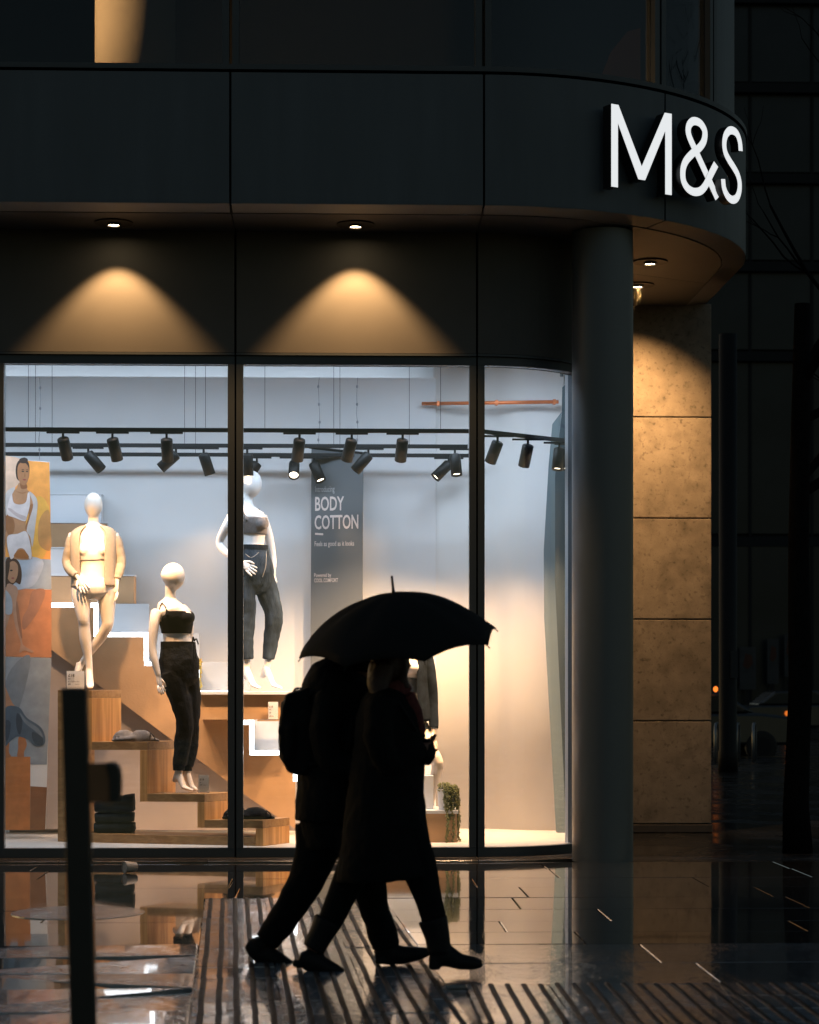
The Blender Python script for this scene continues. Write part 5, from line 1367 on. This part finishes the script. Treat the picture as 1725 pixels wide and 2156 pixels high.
# poster panels on the ground floor
M_pos = mat('dim_poster', (.035,.035,.038), .8, .3, 2); M_posr = mat('dim_poster_print', (.06,.02,.01), .8, .3, 2)
for k, (xa_, xb_, ya_, yb_) in enumerate(((1558,1592,1362,1452),(1616,1640,1345,1440),(1652,1672,1335,1425))):
    t = thing('wall_poster', ('leftmost','middle','rightmost')[k]+' of three faint posters on the far dark shopfront', 'poster', at(xa_,yb_,YFB-.5))
    a, b = at(xa_,yb_,YFB-.5), at(xb_,ya_,YFB-.5); obj('sheet', MB().box((a.x,YFB-.5,a.z), (b.x,YFB-.44,b.z)), M_pos, t)
    obj('print', MB().prism([V((a.x+(b.x-a.x)*u_, YFB-.505, a.z+(b.z-a.z)*v_)) for u_, v_ in ((.2,.55),(.5,.48),(.8,.6),(.75,.8),(.35,.85))], (0,.003,0)), M_posr, t)
    obj('stand', MB().box(((a.x+b.x)/2-.06,YFB-.45,-.15), ((a.x+b.x)/2+.06,YFB-.35,a.z+.1)), M_post2, t)
# dark street column and tree
def streetpost(px, wpx, ybase, ytop, label):
    g_ = ground(px, ybase); k_ = ppm(g_.y); r = wpx/2/k_; t = thing('street_column', label, 'column', g_)
    zt__ = EYE+(HOR-ytop)/k_
    mb = MB(); n = 20
    mb.rings([[V((g_.x+r*q*cos(2*pi*i/n), g_.y+r*q*sin(2*pi*i/n), z)) for i in range(n)] for z, q in ((-.03,1.1),(.3,1.1),(.34,1),(zt__,1))]); obj('shaft', mb, M_post2, t, smooth=True)
    obj('notice', MB().box((g_.x+r*.1,g_.y-r-.03,1.55), (g_.x+r*.9,g_.y-r*.8,2.0)), M_pos, t)
streetpost(1533, 38, 1622, 700, 'thick dark street column just right of the stone pier')
g_ = ground(1680, 1790)
tr = thing('street_tree', 'dark bare street tree at the right edge of the picture', 'tree', g_)
def branch(mb, p, d, L, r, lev):
    pts = [p]; rs = [r]; n = 5
    for k in range(n):
        d = (d+V((random.gauss(0,.12), random.gauss(0,.12), random.gauss(.03,.06)))).normalized()
        pts.append(pts[-1]+d*L/n); rs.append(r*(1-.5*(k+1)/n))
    mb.tube(pts, rs, 6 if lev < 2 else 4)
    if lev < 4:
        for k in range(3 if lev < 3 else 2):
            i = random.randint(2, n); nd = (d+V((random.gauss(0,.7), random.gauss(0,.7), random.uniform(-.1,.5)))).normalized()
            branch(mb, pts[i], nd, L*random.uniform(.55,.75), rs[i]*.7, lev+1)
M_bark = mat('wet_bark', (.007,.0065,.0065), .9, .3, 12, .6, 30, spec=.05)
mb = MB(); lean = [(1680,1800),(1676,1700),(1681,1560),(1686,1440),(1683,1300),(1682,1150),(1686,900),(1690,640)]
pts = [at(x, y, g_.y) for x, y in lean]; pts[0].z = -.02
mb.tube(pts, [.135,.115,.105,.105,.098,.092,.085,.07], 14); obj('trunk', mb, M_bark, tr, smooth=True)
mb = MB(); random.seed(5)
for k in range(5):
    p = pts[5]+(pts[7]-pts[5])*random.uniform(.1, 1.0); an = random.uniform(0, 2*pi)
    branch(mb, p, V((abs(cos(an))+.3, sin(an)*.8+.3, 1.0)).normalized(), random.uniform(1.4,2.4), .045, 1)
obj('crown', mb, M_bark, tr)
# cycle stands
def hoop(px, base, wpx, hpx, label):
    g_ = ground(px, base); k_ = ppm(g_.y); w__ = wpx/k_; h = hpx/k_
    pts = [(0,-.05),(0,h*.75),(w__*.1,h*.93),(w__*.28,h),(w__*.72,h),(w__*.9,h*.93),(w__,h*.75),(w__,-.05)]
    ob = obj('cycle_stand', MB().tube([V((g_.x+x*.25, g_.y+x*1.0, z)) for x, z in pts], .026, 8), mat('stainless', (.25,.26,.27), .35, metal=.8), None, smooth=True)
    tag(ob, label, 'cycle stand', 'steel cycle stands on the far pavement')
for k, nm in enumerate(('leftmost','second from left','third from left','fourth from left','rightmost')):
    hoop(1506+15*k+(20 if k == 4 else 0), 1602, 85, 78, nm+' of the steel cycle stands right of the pier')
# parked cars with amber lamps
def car(px, base, L, amber, label, s=1, Yrot=0):
    g_ = ground(px, base); g_.z = -.14; t = thing('parked_car', label, 'car', g_)
    prof = [(-2.05,.35),(-2.1,.62),(-1.95,.88),(-1.2,.98),(-.65,1.38),(.55,1.42),(1.25,1.02),(1.95,.92),(2.1,.65),(2.05,.35)]
    low = [(-2.05,.35),(-2.1,.62),(-1.95,.88),(-1.2,.98),(1.25,1.0),(1.95,.92),(2.1,.65),(2.05,.35)]
    cab = [(-1.15,.985),(-.65,1.38),(.55,1.42),(1.2,1.005)]
    M_car = mat('car_paint', (.02,.021,.023), .25, .1, 3, spec=.6)
    obj('body', MB().prism([g_+V((x,-.85,z)) for x, z in low], (0,1.7,0)), M_car, t, bevel=.06)
    obj('cabin', MB().prism([g_+V((x,-.74,z)) for x, z in cab], (0,1.48,0)), M_car, t, bevel=.06)
    for y in (-.752,.745):
        obj('window', MB().prism([g_+V((x,y,z)) for x, z in ((-.98,1.03),(-.6,1.31),(.0,1.34),(.0,1.03))], (0,.007,0)), M_fg, t)
        obj('window', MB().prism([g_+V((x,y,z)) for x, z in ((.06,1.03),(.06,1.34),(.5,1.35),(.98,1.04))], (0,.007,0)), M_fg, t)
    for x in (-1.3, 1.3):
        for y in (-.88, .70):
            wv_ = MB(); wv_.prism([g_+V((x+.32*cos(q), y, .32+.32*sin(q))) for q in [2*pi*i/24 for i in range(24)]], (0,.18,0)); wo = obj('wheel', wv_, M_black, t, bevel=.03)
            rm = MB(); rm.prism([g_+V((x+.2*cos(q), y-.012, .32+.2*sin(q))) for q in [2*pi*i/16 for i in range(16)]], (0,.204,0)); obj('rim', rm, M_post2, wo)
    am = at(amber[0], amber[1], g_.y-.92)
    obj('indicator_lamp', MB().ell(am, amber[2]/ppm(g_.y), .04, amber[2]*1.2/ppm(g_.y), nu=14, nv=10), emit('amber_lamp', (1,.22,.03), amber[3]), t)
ca_ = car(1455, 1588, 4, (1507,1451,5,1.6), 'dark parked car with a round amber lamp beside the stone pier')
car(1668, 1545, 4, (1657,1502,4.5,.8), 'dark parked car with a dim red-orange lamp behind the tree trunk')
